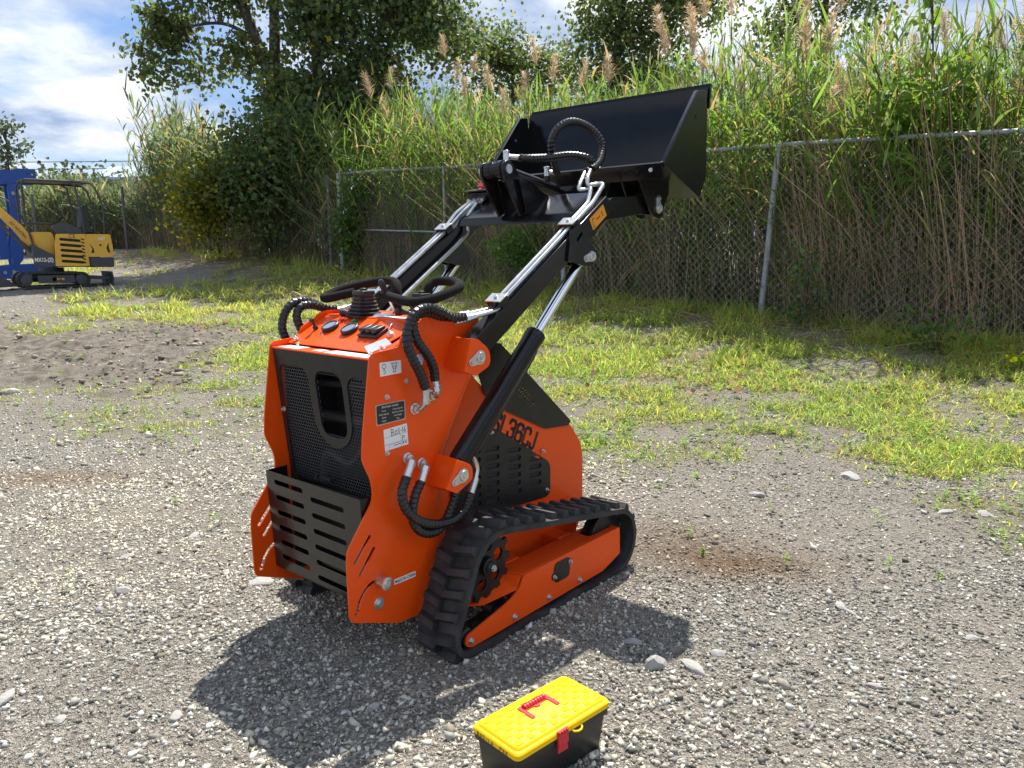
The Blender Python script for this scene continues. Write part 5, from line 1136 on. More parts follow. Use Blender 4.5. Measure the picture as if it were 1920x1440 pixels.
def weeds():
    acc = Acc()
    for (n, y0, y1, ln) in ((5200, 2.2, 5.5, 0.032), (7000, 5.0, 11.0, 0.045), (2600, 10, 18, 0.06)):
        x, y = rand_in_view(n, y0, y1, 1.5); g = grass_mask(x, y); s, t = fence_st(x, y)
        keep = (rng.random(n) < g * 0.8 + 0.012) & (s > -0.2); x, y, s = x[keep], y[keep], s[keep]
        k = 7; n2 = len(x); h = np.repeat(rng.uniform(0.02, 0.10, n2) * (1 + 1.5 * sstep(1.5, 0.2, s)), k) * np.tile(np.linspace(0.2, 1, k), n2)
        bx = np.repeat(x, k); by = np.repeat(y, k); m = n2 * k; a = rng.uniform(0, 2 * PI, m); z = hgt(bx, by) + h
        d = np.stack([np.cos(a), np.sin(a), rng.uniform(0.1, 0.8, m)], -1)
        c = jitter((0.19, 0.33, 0.045), m, 0.4, 0.15)
        acc.add(*ribbons(np.stack([bx, by, z], -1), d, ln * rng.uniform(0.6, 1.4, m), ln * 0.5 * rng.uniform(0.7, 1.2, m), rng.uniform(0.1, 0.5, m), 2, c, rng.uniform(-0.3, 0.3, m)))
    o = acc.build('weeds', 'blade'); tag(o, 'broad leaved green weeds sprouting in the grass', 'weeds', kind='stuff')
weeds()

# ---- reeds behind the fence
def reed_strip(name_g, lab_g, name_d, lab_d, pos, n_green, n_dead, hmul, leaf=(0.30, 0.72), wmul=1.0, cg=(0.130, 0.215, 0.050)):
    acc = Acc(); sk = Acc()
    x, y, fr = pos(n_green); n = len(x); z = hgt(x, y, False)
    H = hmul(x, y) * rng.uniform(0.72, 1.12, n)
    lean = rng.normal(0, 0.09, (n, 2)) + np.array([-0.03, -0.02])
    top = np.stack([x + lean[:, 0] * H, y + lean[:, 1] * H, z + H], -1); bot = np.stack([x, y, z], -1); bow = np.stack([lean[:, 0] * H * .4, lean[:, 1] * H * .4, 0 * H], -1)
    acc.add(*sticks(bot, top, np.full(n, 0.007 * wmul), np.full(n, 0.0025 * wmul), jitter((0.17, 0.19, 0.06), n), bow))
    k = 13; m = n * k; t0_ = np.repeat(np.where(rng.random(n) < 0.35, rng.uniform(0.12, 0.35, n), 0.44), k); tt = t0_ + (1 - t0_) * np.tile(np.linspace(0, 1.0, k), n) + rng.uniform(-0.03, 0.03, m); tt = np.clip(tt, 0.08, 1)
    B = np.repeat(bot, k, 0) + np.repeat(top - bot, k, 0) * tt[:, None] + np.repeat(bow, k, 0) * (tt ** 2)[:, None]
    a = np.repeat(rng.uniform(0, 2 * PI, n), k) + np.tile(np.arange(k) * PI, n) + rng.normal(0, 0.6, m)
    elev = rng.uniform(0.7, 2.2, m) + 1.6 * np.clip(tt - 0.9, 0, 0.1) * 10
    d = np.stack([np.cos(a), np.sin(a), elev], -1)
    ln = rng.uniform(leaf[0], leaf[1], m) * (1.05 - 0.35 * np.clip(tt - 0.85, 0, .15) / .15); wd = rng.uniform(0.018, 0.044, m) * wmul
    c = jitter(cg, m, 0.4, 0.12); yl = (rng.random(m) < 0.16)[:, None]; c = np.where(yl, jitter((0.33, 0.28, 0.12), m), c)
    acc.add(*ribbons(B, d, ln, wd, rng.uniform(0.05, 0.75, m) ** 1.3, 4, c, rng.uniform(-0.9, 0.9, m)))
    o = acc.build(name_g, 'blade'); tag(o, lab_g, 'reeds', kind='stuff')
    x, y, fr = pos(n_dead, True); n = len(x); z = hgt(x, y, False); H = rng.uniform(0.8, 2.5, n) * np.minimum(1.0, hmul(x, y) / 3.0)
    lean = rng.normal(0, 0.10, (n, 2)) + (rng.random((n, 1)) < 0.14) * rng.normal(0, 0.42, (n, 2)); clump = fbm(x * 1.6 + 5, y * 1.6 + 2, 3); H = H * (0.45 + 1.0 * clump); bot = np.stack([x, y, z], -1); top = np.stack([x + lean[:, 0] * H, y + lean[:, 1] * H * 0.5, z + H], -1)
    tone = np.clip(rng.random((n, 1)) * 0.6 + (clump[:, None] - 0.5) * 1.8 + 0.25, 0, 1); c = jitter((0.55, 0.42, 0.27), n, 0.3) * tone + jitter((0.25, 0.20, 0.14), n, 0.3) * (1 - tone)
    sk.add(*sticks(bot, top, np.full(n, 0.0055 * wmul), np.full(n, 0.003 * wmul), c, np.stack([lean[:, 1] * H * .5, lean[:, 0] * 0, 0 * H], -1)))
    m = n * 2; i = rng.integers(0, n, m); t_ = rng.uniform(0.2, 1, m)[:, None]; B = bot[i] + (top[i] - bot[i]) * t_; a = rng.uniform(0, 2 * PI, m)
    d = np.stack([np.cos(a), np.sin(a), rng.uniform(-0.9, 0.9, m)], -1); c = jitter((0.30, 0.225, 0.13), m, 0.35)
    sk.add(*ribbons(B, d, rng.uniform(0.15, 0.42, m), rng.uniform(0.008, 0.018, m) * wmul, rng.uniform(0.2, 1.3, m), 3, c, rng.uniform(-1, 1, m)))
    o = sk.build(name_d, 'straw'); tag(o, lab_d, 'dry reeds', kind='stuff')
def pos_main(n, dead=False):
    if dead:
        t = rng.uniform(-4.5, TL + 0.5, n * 2); t = t[rng.random(n * 2) < 0.15 + 0.85 * sstep(0.36, 0.60, fbm(t * 1.3, t * 0 + 8, 3))]; n = len(t)
    else: t = rng.uniform(-4.5, TL + 0.5, n)
    s = -0.10 - (rng.random(n) ** (1.6 if dead else 1.2)) * (2.2 if dead else 4.2)
    p = F0[None] + t[:, None] * FT[None] + s[:, None] * FN[None]; return p[:, 0], p[:, 1], s
def h_main(x, y):
    s, t = fence_st(x, y); return 2.95 + 0.55 * (fbm(t * 0.6, s * 0.6 + 50, 3) - 0.5) * 2 + 0.25 * np.clip(-s, 0, 4) * 0.5 + 0.02 * np.clip(t, 0, 14)
reed_strip('reeds', 'tall green reeds rising behind the chain link fence', 'dry_reed_stalks', 'brown dead reed stalks pressed behind the chain link fence', pos_main, 4300, 5600, h_main)
def pos_left(n, dead=False):
    P = np.array([(-4.2, 17.8), (-8.8, 22.3), (-13.6, 27.8), (-17, 28.6), (-25, 26.5)]); k = rng.uniform(0, 4, n); i = np.minimum(k.astype(int), 3); f = (k - i)[:, None]
    p = P[i] * (1 - f) + P[i + 1] * f; off = rng.random(n) ** 1.2 * (1.5 if dead else 3.0)
    return p[:, 0] - off * 0.3, p[:, 1] + off, off
def h_left(x, y): 
    px = 960 + F_PX * x / y
    return np.interp(px, [-200, 60, 150, 240, 300, 345, 400, 470, 700], [2.2, 2.2, 2.4, 1.9, 2.0, 4.3, 3.8, 2.6, 2.4])
reed_strip('far_reeds', 'grey green reeds along the older fence on the left', 'far_dry_reeds', 'dry brown reed stalks along the older fence on the left', pos_left, 1150, 1300, h_left, (0.45, 0.95), 2.0, (0.12, 0.17, 0.075))

# green undergrowth tangled in the fence
acc_u = Acc(); nu = 260; tu = rng.uniform(-3.5, TL, nu); su = rng.uniform(-0.9, 0.05, nu); hu = rng.random(nu) ** 1.5 * 1.9
for k in range(nu):
    p_ = F0 + FT * tu[k] + FN * su[k]; m_ = int(rng.uniform(14, 44)); L_u = np.array([p_[0], p_[1], float(hgt(p_[0], p_[1], False)) + hu[k] * (0.4 if k % 3 else 1)]) + rng.normal(0, 1, (m_, 3)) * np.array([0.2, 0.2, 0.26])
    a = rng.uniform(0, 2 * PI, m_); d = np.stack([np.cos(a), np.sin(a), rng.uniform(-0.6, 0.7, m_)], -1)
    acc_u.add(*ribbons(L_u, d, rng.uniform(0.06, 0.16, m_), rng.uniform(0.018, 0.05, m_), rng.uniform(0.1, 0.6, m_), 2, jitter((0.08, 0.16, 0.045), m_, 0.45, 0.15), rng.uniform(-1, 1, m_)))
o = acc_u.build('undergrowth', 'blade'); tag(o, 'green undergrowth tangled into the chain link fence', 'undergrowth', kind='stuff')
# dry reed litter on the ground by the fences
acc = Acc(); n = 5200; t = np.concatenate([rng.uniform(-4, TL, 2600), rng.uniform(TL - 4, TL + 12, 2600)]); s = np.concatenate([rng.normal(0.35, 0.35, 2600), np.abs(rng.normal(0.6, 0.9, 2600))])
p = F0[None] + t[:, None] * FT[None] + s[:, None] * FN[None]; x, y = p[:, 0], p[:, 1]
a = rng.uniform(0, 2 * PI, n); d = np.stack([np.cos(a), np.sin(a), rng.uniform(-0.05, 0.35, n)], -1)
acc.add(*ribbons(np.stack([x, y, hgt(x, y) + rng.uniform(0.0, 0.06, n)], -1), d, rng.uniform(0.12, 0.6, n), rng.uniform(0.006, 0.02, n), rng.uniform(0, 0.3, n), 3, jitter((0.36, 0.28, 0.17), n, 0.4), rng.uniform(-1, 1, n)))
o = acc.build('dry_reed_litter', 'straw'); tag(o, 'tangled dry reed leaves lying along the foot of the fences', 'litter', kind='stuff')

# ---- plumes: each one a thing
def plume_mesh(seed):
    global rng
    keep = rng; rng = np.random.default_rng(seed); acc = Acc(); H = 1.5
    lean = np.array([[rng.uniform(-0.16, 0.16), rng.uniform(-0.08, 0.08), 0]])
    bot = np.zeros((1, 3)); top = np.array([[0, 0, H]]); bow = lean * 1.6
    acc.add(*sticks(bot, top, np.array([0.004]), np.array([0.002]), np.array([[0.36, 0.27, 0.15]]), bow))
    n = 230; t = rng.uniform(0.74, 1.0, n); B = top * t[:, None] + bow * (t ** 2)[:, None]; a = rng.uniform(0, 2 * PI, n); e = rng.uniform(0.9, 3.0, n)
    d = np.stack([np.cos(a), np.sin(a), e], -1) + lean * 3; ln = rng.uniform(0.07, 0.19, n) * (1.25 - t) * 3.2
    acc.add(*ribbons(B, d, ln, rng.uniform(0.004, 0.009, n), rng.uniform(0.1, 0.8, n), 3, jitter((0.50, 0.41, 0.27), n, 0.3), rng.uniform(-1.4, 1.4, n)))
    o = acc.build('reed_plume', 'plume'); me = o.data; bpy.data.objects.remove(o); rng = keep; return me
pmesh = [plume_mesh(100 + k) for k in range(5)]
# bearing (image column of the head), height of the tip as an image row, distance behind the fence
PL = [(722, 165, .4), (742, 150, .8), (752, 205, .3), (850, 100, 1.0), (858, 140, .6), (880, 170, .5), (893, 130, 1.2), (935, 150, .8), (955, 190, .4), (1018, 110, .8), (1030, 140, 1.2), (1075, 150, .5), (1140, 130, .9), (1000, 165, .3),
      (1235, 60, .6), (1245, 90, .3), (1262, 105, .8), (1275, 75, 1.0), (1290, 55, 1.2), (1318, 30, 1.4), (1362, 25, 1.6), (1300, 120, .2), (1378, 150, .6), (1340, 130, .4),
      (1490, 20, .8), (1497, 60, .4), (1512, 65, .6), (1485, 90, .2), (1530, 95, .8), (1545, 180, .2), (1590, 100, .5), (1600, 150, .2), (1615, 200, .3), (1545, 15, 1.4), (1700, 100, .7), (1745, 60, 1.0),
      (1862, 70, .5), (1870, 110, .3), (1882, 60, .8), (1892, 90, .3), (1903, 45, .6), (1912, 110, .2), (1850, 150, .2), (1560, 150, .3), (1530, 200, .15)]
CLU = [(0, 800, 'right of the big tree'), (800, 970, 'left of the raised bucket'), (970, 1200, 'just above the bucket'), (1200, 1400, 'above the right end of the bucket'), (1400, 1650, 'above the leaning steel post'), (1650, 1800, 'beside the sapling'), (1800, 2000, 'at the right edge')]
ORD = ['first', 'second', 'third', 'fourth', 'fifth', 'sixth', 'seventh', 'eighth', 'ninth', 'tenth', 'eleventh', 'twelfth', 'thirteenth', 'fourteenth', 'fifteenth']
for k, (px, py, back) in enumerate(PL):
    # meet the bearing with the line of the fence, a little behind it
    r_ = np.array([(px - 960) / F_PX, 1.0]); p0 = F0 - FN * (0.15 + back); t_ = np.linalg.solve(np.stack([r_, -FT], 1), p0); dpt = float(t_[0]); q = r_ * dpt
    ztip = CAM_H + (482 - py) / F_PX * dpt * 1.0
    o = bpy.data.objects.new('reed_plume', pmesh[k % 5]); col.objects.link(o); sc_ = rng.uniform(0.95, 1.25)
    o.scale = (sc_, sc_, sc_); o.rotation_euler = (0, 0, rng.uniform(0, 6.28)); o.location = (q[0], q[1], ztip - 1.5 * sc_)
    cl_ = [c_ for c_ in CLU if c_[0] <= px < c_[1]][0]; rank = sorted(p_[0] + 0.001 * i_ for i_, p_ in enumerate(PL) if cl_[0] <= p_[0] < cl_[1]).index(px + 0.001 * k)
    tag(o, 'tan reed plume, ' + ORD[rank] + ' from left ' + cl_[2], 'reed plume', 'tan plumes of the reeds behind the fence')

# ---- trees
def leaf_quads(P, size, colr, hang=0.5):
    """rhombic leaves folded along the midrib: 2 quads"""
    n = len(P); d = unit(rng.normal(size=(n, 3)) + np.array([0, 0, -hang])); a = unit(np.cross(d, rng.normal(size=(n, 3)))); nn = np.cross(d, a)
    s = size[:, None]
    V = np.stack([P, P + d * s * 0.42 + a * s * 0.46 + nn * s * 0.10, P + d * s, P + d * s * 0.42 - a * s * 0.46 + nn * s * 0.10], 1)
    Fq = (np.array([[0, 1, 2, 3]])[None] + (np.arange(n) * 4)[:, None, None]).reshape(-1, 4)
    return V.reshape(-1, 3), Fq, np.repeat(colr, 4, 0)
def make_tree(name, label, base, limbs, blobs, leaf, size, lcol, twig_r=0.018, cat='tree', trunk=True, yellow=0.04, group=None, spread=0.34):
    """limbs: list of (points, r0, r1) relative to base; blobs: (centre, radii, clusters, leaves per cluster)"""
    root = empty(name, base); tag(root, label, cat, group)
    limb_pts = []
    mb = MB()
    for (pts, r0, r1) in limbs:
        P = spline(pts, 6); m = len(P); mb.tube(P, [r0 + (r1 - r0) * i / (m - 1) for i in range(m)], 9); limb_pts += [np.array(p) for p in P]
    lp = np.array(limb_pts) if limb_pts else np.zeros((1, 3))
    acc = Acc()
    for (c, r, nc, nl) in blobs:
        q = unit(rng.normal(size=(nc, 3))) * (rng.random((nc, 1)) ** 0.45); cc = np.array(c)[None] + q * np.array(r)[None]
        for ci in cc:
            if limbs:
                k = np.argmin(np.linalg.norm(lp - ci - np.array([0, 0, -0.5]), axis=1)); a = lp[k]
                if np.linalg.norm(a - ci) > 0.3: mid = (a + ci) / 2 + np.array([0, 0, 0.12]) * np.linalg.norm(a - ci) + rng.normal(0, 0.08, 3); mb.tube(spline([tuple(a), tuple(mid), tuple(ci)], 4), [twig_r * (1 - 0.8 * i / 8) for i in range(9)], 4, caps=False)
            m = int(nl * rng.uniform(0.6, 1.4)); L = ci + rng.normal(0, 1, (m, 3)) * np.array([spread, spread, spread * 0.8]); L[:, 2] -= np.abs(rng.normal(0, spread * 0.5, m))
            tone = rng.uniform(0.7, 1.3); col_ = jitter(lcol, m, 0.3, 0.1) * tone
            yl = (rng.random(m) < yellow)[:, None]; col_ = np.where(yl, jitter((0.26, 0.24, 0.03), m), col_)
            acc.add(*leaf_quads(L, size * rng.uniform(0.7, 1.25, m), np.clip(col_, 0, 1)))
    if limbs: mb.build('trunk', 'bark', root, fixn=False, angle=60)
    acc.build('crown', 'leaf', root); return root
GZ = lambda x, y: float(hgt(np.array([x]), np.array([y]), False)[0])
# big cottonwood, left trunk with the long drooping limb
b = (-6.0, 20.6, GZ(-6.0, 20.6)); Z0 = b[2]
make_tree('cottonwood_tree', 'tall dark cottonwood with a long drooping limb on its left', b,
    [([(0, 0, -0.2), (0.02, 0, 1.8), (0.0, 0, 3.4), (-0.05, 0, 4.6)], 0.26, 0.19), ([(-0.05, 0, 4.4), (-0.45, 0, 5.5), (-0.95, 0.1, 7.0), (-1.3, 0.1, 9.0), (-1.2, 0, 11.5)], 0.17, 0.06), ([(-0.05, 0, 4.5), (0.0, 0.1, 6.0), (0.05, 0.2, 8.0), (0.3, 0.1, 11.0)], 0.16, 0.06),
     ([(-0.5, 0, 5.6), (-1.3, 0.0, 5.95), (-2.3, 0.0, 5.85), (-3.2, 0, 5.6)], 0.055, 0.015), ([(-1.0, 0, 7.2), (-2.0, 0, 7.3), (-2.9, 0, 6.5), (-3.4, 0, 5.4)], 0.05, 0.012), ([(-1.3, 0, 8.6), (-2.0, 0.1, 8.9), (-2.6, 0.2, 8.3)], 0.04, 0.012)],
    [((-1.5, 0, 7.3), (1.1, 0.8, 1.2), 52, 52), ((-2.7, 0, 6.0), (0.8, 0.6, 0.6), 22, 46), ((-3.35, 0, 5.0), (0.28, 0.4, 0.65), 10, 40), ((-2.2, 0, 5.0), (0.5, 0.4, 0.55), 10, 38), ((-0.9, 0, 5.3), (0.8, 0.6, 0.6), 16, 40), ((0.3, 0, 8.2), (1.6, 1.2, 1.7), 70, 50), ((-0.6, 0, 9.6), (1.5, 1.2, 1.2), 36, 46), ((0.4, -0.2, 3.9), (1.0, 0.8, 1.1), 44, 46)],
    'leaf', 0.14, (0.105, 0.145, 0.055), spread=0.22)
b = (-4.75, 20.2, GZ(-4.75, 20.2))
make_tree('cottonwood_tree', 'cottonwood trunk standing just left of the fence corner with dense dark crown', b,
    [([(0, 0, -0.2), (0.1, 0, 1.6), (0.0, 0, 3.2), (-0.1, 0, 5.0), (-0.15, 0.1, 7.0), (0.05, 0.1, 9.5), (0.2, 0, 11.5)], 0.20, 0.05), ([(-0.1, 0, 5.6), (0.7, 0.1, 6.8), (1.5, 0.2, 7.8), (2.6, 0.2, 8.3)], 0.07, 0.02), ([(-0.1, 0, 5.0), (0.8, 0, 5.6), (1.6, 0, 5.9)], 0.06, 0.015)],
    [((0.4, 0, 6.3), (1.4, 1.1, 1.5), 90, 50), ((1.9, 0.2, 7.0), (1.3, 1.0, 1.2), 80, 50), ((2.9, 0.3, 6.0), (1.1, 0.9, 1.0), 44, 48), ((0.3, 0, 8.6), (2.2, 1.5, 1.5), 80, 46), ((-0.2, -0.1, 4.0), (1.0, 0.8, 1.3), 56, 48), ((1.2, 0.3, 4.6), (1.0, 0.8, 1.0), 56, 52), ((1.2, 0.2, 3.3), (0.9, 0.6, 0.9), 44, 50)],
    'leaf', 0.135, (0.105, 0.15, 0.06), spread=0.27)
# vine shrubs at the foot of the trees
b = (-6.7, 19.4, GZ(-6.7, 19.4))
make_tree('vine_thicket', 'dark green vine thicket wrapped round the foot of the cottonwood', b, [([(0.6, 0.3, 0), (0.7, 0.3, 1.2), (0.9, 0.3, 2.2)], 0.05, 0.02)],
    [((-0.1, -0.4, 1.9), (0.9, 0.5, 0.6), 34, 46), ((0.5, -0.4, 2.3), (0.6, 0.5, 0.6), 24, 44), ((1.5, -0.6, 2.0), (0.6, 0.5, 1.0), 40, 46), ((1.0, -0.2, 2.9), (1.2, 0.7, 0.7), 60, 56), ((1.9, -0.5, 2.9), (0.6, 0.6, 0.7), 30, 56), ((0.7, -0.5, 0.9), (1.2, 0.3, 0.4), 10, 34)], 'leaf', 0.115, (0.10, 0.15, 0.055), cat='shrub', yellow=0.05)
b = (-7.55, 19.6, GZ(-7.55, 19.6))
make_tree('yellowing_vine', 'yellow green vine at the left end of the dark thicket', b, [([(0.1, 0.2, 0), (0.0, 0.2, 0.9), (0.1, 0.2, 1.6)], 0.04, 0.015)],
    [((0.0, -0.4, 1.5), (0.45, 0.4, 0.8), 44, 52), ((0.45, -0.4, 2.1), (0.35, 0.3, 0.4), 18, 46)], 'leaf', 0.115, (0.13, 0.15, 0.02), cat='shrub', yellow=0.35)
# trees behind the reeds
b = (3.0, 23.0, GZ(3.0, 23.0) )
make_tree('round_tree', 'dark tree crown showing above the reeds right of the bucket hose', b, [([(0, 0, -0.2), (0, 0, 3), (0.1, 0, 6), (0.6, 0, 9)], 0.2, 0.05), ([(0.1, 0, 5.6), (0.8, 0, 7), (1.6, 0, 8.2)], 0.04, 0.015)],
    [((0.9, 0, 7.9), (1.9, 1.4, 1.2), 64, 54), ((2.3, 0, 7.3), (0.8, 0.9, 0.7), 24, 50), ((-0.4, 0, 6.9), (0.8, 0.8, 0.7), 24, 50), ((0.8, 0, 6.3), (1.3, 0.8, 0.6), 34, 50), ((0.4, 0, 5.2), (2.0, 1.0, 0.8), 50, 50)], 'leaf', 0.13, (0.10, 0.14, 0.05))
b = (7.9, 20.0, GZ(7.9, 20.0))
make_tree('slender_tree', 'dark tree with ragged crown behind the tallest plumes on the right', b, [([(0, 0, -0.2), (0, 0, 3), (-0.1, 0, 6), (0.1, 0, 8.6)], 0.16, 0.04), ([(0, 0, 5), (-0.7, 0, 6), (-1.2, 0, 6.6)], 0.06, 0.02)],
    [((0.3, 0, 7.6), (1.15, 1.0, 1.0), 52, 44), ((-0.8, 0, 6.3), (0.8, 0.7, 0.7), 22, 36), ((0.7, 0, 6.3), (0.7, 0.7, 0.5), 14, 36), ((-1.3, 0, 5.4), (0.7, .6, .5), 14, 34)], 'leaf', 0.12, (0.095, 0.135, 0.05))
b = (0.1, 24.5, GZ(0.1, 24.5))
make_tree('bushy_tree', 'pale green bushy tree behind the reeds above the bucket', b, [([(0, 0, -0.2), (0, 0, 3), (0.0, 0, 5.5)], 0.15, 0.04)],
    [((-0.6, 0, 6.3), (1.6, 1.2, 0.8), 46, 44), ((1.2, 0, 5.9), (1.5, 1.2, 0.6), 40, 44), ((0, 0, 5.0), (2.6, 1.2, 0.9), 50, 44), ((-2.6, 0, 6.9), (1.0, 1.0, 0.9), 30, 42)], 'leaf', 0.12, (0.115, 0.165, 0.055))
b = (4.72, 8.95, GZ(4.72, 8.95))
make_tree('leafy_sapling', 'bright green broad leaved sapling rising from the reeds on the right', b, [([(0, 0, -0.1), (0, 0, 1.6), (0.02, 0, 2.8), (-0.10, -0.05, 3.95)], 0.02, 0.006), ([(0, 0, 1.8), (-0.4, 0, 2.5), (-0.7, 0, 3.1)], 0.015, 0.006), ([(0, 0, 2.0), (0.4, 0, 2.7), (0.65, 0, 3.3)], 0.015, 0.006)],
    [((-0.08, -0.05, 3.55), (0.10, 0.1, 0.40), 9, 7), ((-0.30, -0.1, 2.6), (0.32, 0.2, 0.45), 24, 12), ((0.30, -0.1, 2.65), (0.32, 0.2, 0.45), 24, 12), ((0.0, -0.15, 2.05), (0.5, 0.2, 0.4), 28, 13)], 'leaf', 0.105, (0.15, 0.25, 0.045), twig_r=0.008, cat='sapling', spread=0.11)
# fern like plant and creeper on the fence
x_, y_ = fence_pt(6.9, 0.15)
make_tree('feathery_bush', 'feathery bright green bush growing through the fence behind the loader', (x_, y_, GZ(x_, y_)), [([(0, 0, -0.1), (-0.05, 0, 0.5), (0, 0, 1.0)], 0.012, 0.005)],
    [((-0.15, 0, 0.85), (0.45, 0.15, 0.35), 26, 40), ((0.2, 0, 0.45), (0.35, 0.15, 0.3), 14, 36)], 'leaf', 0.055, (0.07, 0.17, 0.03), cat='bush', spread=0.13, twig_r=0.006)
x_, y_ = fence_pt(TL - 0.7, 0.08)
make_tree('fence_creeper', 'leafy green creeper climbing the fence beside the white corner post', (x_, y_, GZ(x_, y_)), [([(0, 0, 0), (0.05, 0, 0.8), (0.0, 0, 1.8)], 0.012, 0.005)],
    [((-0.1, 0, 1.0), (0.35, 0.1, 0.95), 34, 36), ((0.5, 0, 1.9), (0.8, 0.12, 0.3), 24, 30)], 'leaf', 0.085, (0.065, 0.14, 0.03), cat='creeper', spread=0.15, twig_r=0.006)
for k, (t_, s_, h_, lab) in enumerate(((2.1, 0.25, 0.85, 'willowy green weed stems against the fence right of the steel post'), (0.45, 0.75, 0.42, 'broad leaved bramble at the foot of the fence on the right'), (-0.35, 1.15, 0.22, 'small yellow leaved sprout in the grass near the right edge'))):
    x_, y_ = fence_pt(t_, s_)
    make_tree(('weed_clump', 'bramble_bush', 'yellow_sprout')[k], lab, (x_, y_, GZ(x_, y_)), [([(0, 0, -0.05), (0.02, 0, h_ * 0.6), (0, 0, h_)], 0.008, 0.004)],
        [((0, 0, h_ * 0.65), ((0.45, 0.15, 0.5), (0.6, 0.25, 0.16), (0.12, 0.08, 0.08))[k], (26, 16, 4)[k], (12, 12, 8)[k])], 'leaf', (0.055, 0.065, 0.07)[k], ((0.10, 0.19, 0.05), (0.11, 0.19, 0.05), (0.30, 0.36, 0.03))[k], cat='weed', spread=(0.13, 0.13, 0.06)[k], twig_r=0.004)
# far hedge and trees on the left
b = (-31, 46, GZ(-31, 46))
make_tree('far_hedge', 'dark hedge on the far left horizon', b, [], [((0, 0, 3.0), (6.5, 1.5, 2.3), 130, 60), ((6, 0, 2.8), (4.5, 1.5, 1.9), 80, 56), ((-6, 0, 3.6), (4, 1.5, 2.0), 60, 56)], 'leaf', 0.26, (0.07, 0.09, 0.05), cat='hedge', spread=0.6, yellow=0)
b = (-62, 62, GZ(-62, 62))
make_tree('far_treeline', 'distant dark treeline beyond the far left edge of the yard', b, [], [((k_ * 13.0, -k_ * 3.0, 3.0 + (k_ % 2)), (8.0, 2.0, 2.8), 46, 36) for k_ in range(-4, 3)], 'leaf', 0.5, (0.07, 0.09, 0.05), cat='hedge', spread=0.9, yellow=0)
b = (-28.8, 45, GZ(-28.8, 45))
make_tree('far_sumac', 'small spreading tree sticking out above the far hedge', b, [([(0, 0, 0), (0, 0, 3), (0.1, 0, 6.6)], 0.12, 0.03)], [((0, 0, 6.8), (0.7, 0.6, 0.5), 9, 22), ((0, 0, 5.8), (1.3, 0.8, 0.5), 12, 24)], 'leaf', 0.24, (0.07, 0.10, 0.055), spread=0.35, yellow=0)
# fallen leaves
acc = Acc(); n = 520; cx = rng.choice([0.42, 1.6, 4.1, -4.9, 2.4], n, p=[.35, .25, .15, .1, .15]); cy = np.select([cx == 0.42, cx == 1.6, cx == 4.1, cx == -4.9], [8.2, 7.0, 8.6, 11.0], 8.0)
x = cx + rng.normal(0, 0.55, n); y = cy + rng.normal(0, 0.35, n)
acc.add(*leaf_quads(np.stack([x, y, hgt(x, y) + rng.uniform(0.005, 0.05, n)], -1), rng.uniform(0.03, 0.08, n), jitter((0.34, 0.25, 0.16), n, 0.45, 0.15), 0.1))
o = acc.build('fallen_leaves', 'straw'); tag(o, 'brown fallen leaves scattered on the grass', 'leaves', kind='stuff')
# ------------------------------------------------------------------ mini excavator, far left
EX, EY = (118 - 960) / F_PX * 15.4, 15.4
ex = empty('mini_excavator', (EX, EY, hz(EX, EY) + 0.01), math.atan2(EX, EY) * -1 + math.radians(8)); ex.scale = (0.94, 0.94, 0.97); tag(ex, 'small yellow excavator with open roll frame parked at the far left', 'excavator')
# local: +x to the right of the picture (its rear), -x where the boom points, -y towards the camera
def eb(mb, name, m, bevel=0.004, parent=None): return mb.build(name, m, parent or ex, bevel)
FY = lambda x, z, a: (x, a, z)
def hullp(cs): return hull_path(cs)
for yy in (-0.50, 0.26):
    prof = hullp([(-0.62, 0.155, 0.155), (0.38, 0.145, 0.145)])
    prof = prof[::3]
    mb = MB(); inner = hullp([(-0.62, 0.155, 0.125), (0.38, 0.145, 0.115)])[::4]
    mb.plate([prof, inner], yy, yy + 0.23, FY); tr = eb(mb, 'crawler_track', 'rubber', 0.003)
    P = [Vector(p) for p in prof] + [Vector(prof[0])]; L = 0
    for a, b in zip(P, P[1:]):
        n_ = max(1, int((b - a).length / 0.055))
        for k in range(n_):
            q = a.lerp(b, (k + .5) / n_); d = (b - a).normalized(); R = Matrix((Vector((d.x, 0, d.y)), Vector((0, 1, 0)), Vector((-d.y, 0, d.x)))).transposed()
            if (b - a).length > 0.2 or k == 0: m2 = MB(); m2.box((q.x, yy + 0.115, q.y), (0.028, 0.22, 0.03), R); eb(m2, 'grouser', 'rubber', 0, tr)
    mb = MB(); mb.plate([rounded([(-0.42, 0.24), (0.24, 0.24), (0.26, 0.09), (-0.42, 0.09)], 0.02), rounded([(-0.16, 0.20), (-0.09, 0.20), (-0.09, 0.12), (-0.16, 0.12)], 0.005)], yy - 0.004 if yy < 0 else yy + 0.2, yy + 0.03 if yy < 0 else yy + 0.234, FY); eb(mb, 'track_frame', 'exgrey')
    for c in (-0.62, 0.38): mb = MB(); mb.lathe((c, yy + 0.02, 0.15), (c, yy + 1, 0.15), [(0, 0.05), (0.01, 0.11), (0.18, 0.11), (0.19, 0.05)], 20); eb(mb, 'sprocket', 'exgrey', 0)
mb = strokes_mb([[(-0.06, 0.165), (0.05, 0.165)], [(0.02, 0.185), (0.06, 0.165), (0.02, 0.145)], [(-0.06, 0.165), (-0.075, 0.185)], [(-0.06, 0.165), (-0.075, 0.145)]], 0.014, lambda x, y, d: (x, -0.506 - d, y), 0.002); eb(mb, 'arrow_mark', 'exyellow', 0)
mb = MB(); mb.box((-0.12, 0, 0.24), (0.75, 0.55, 0.12)); mb.cyl((-0.1, 0, 0.28), (-0.1, 0, 0.39), 0.24, n=24); eb(mb, 'undercarriage', 'exgrey')
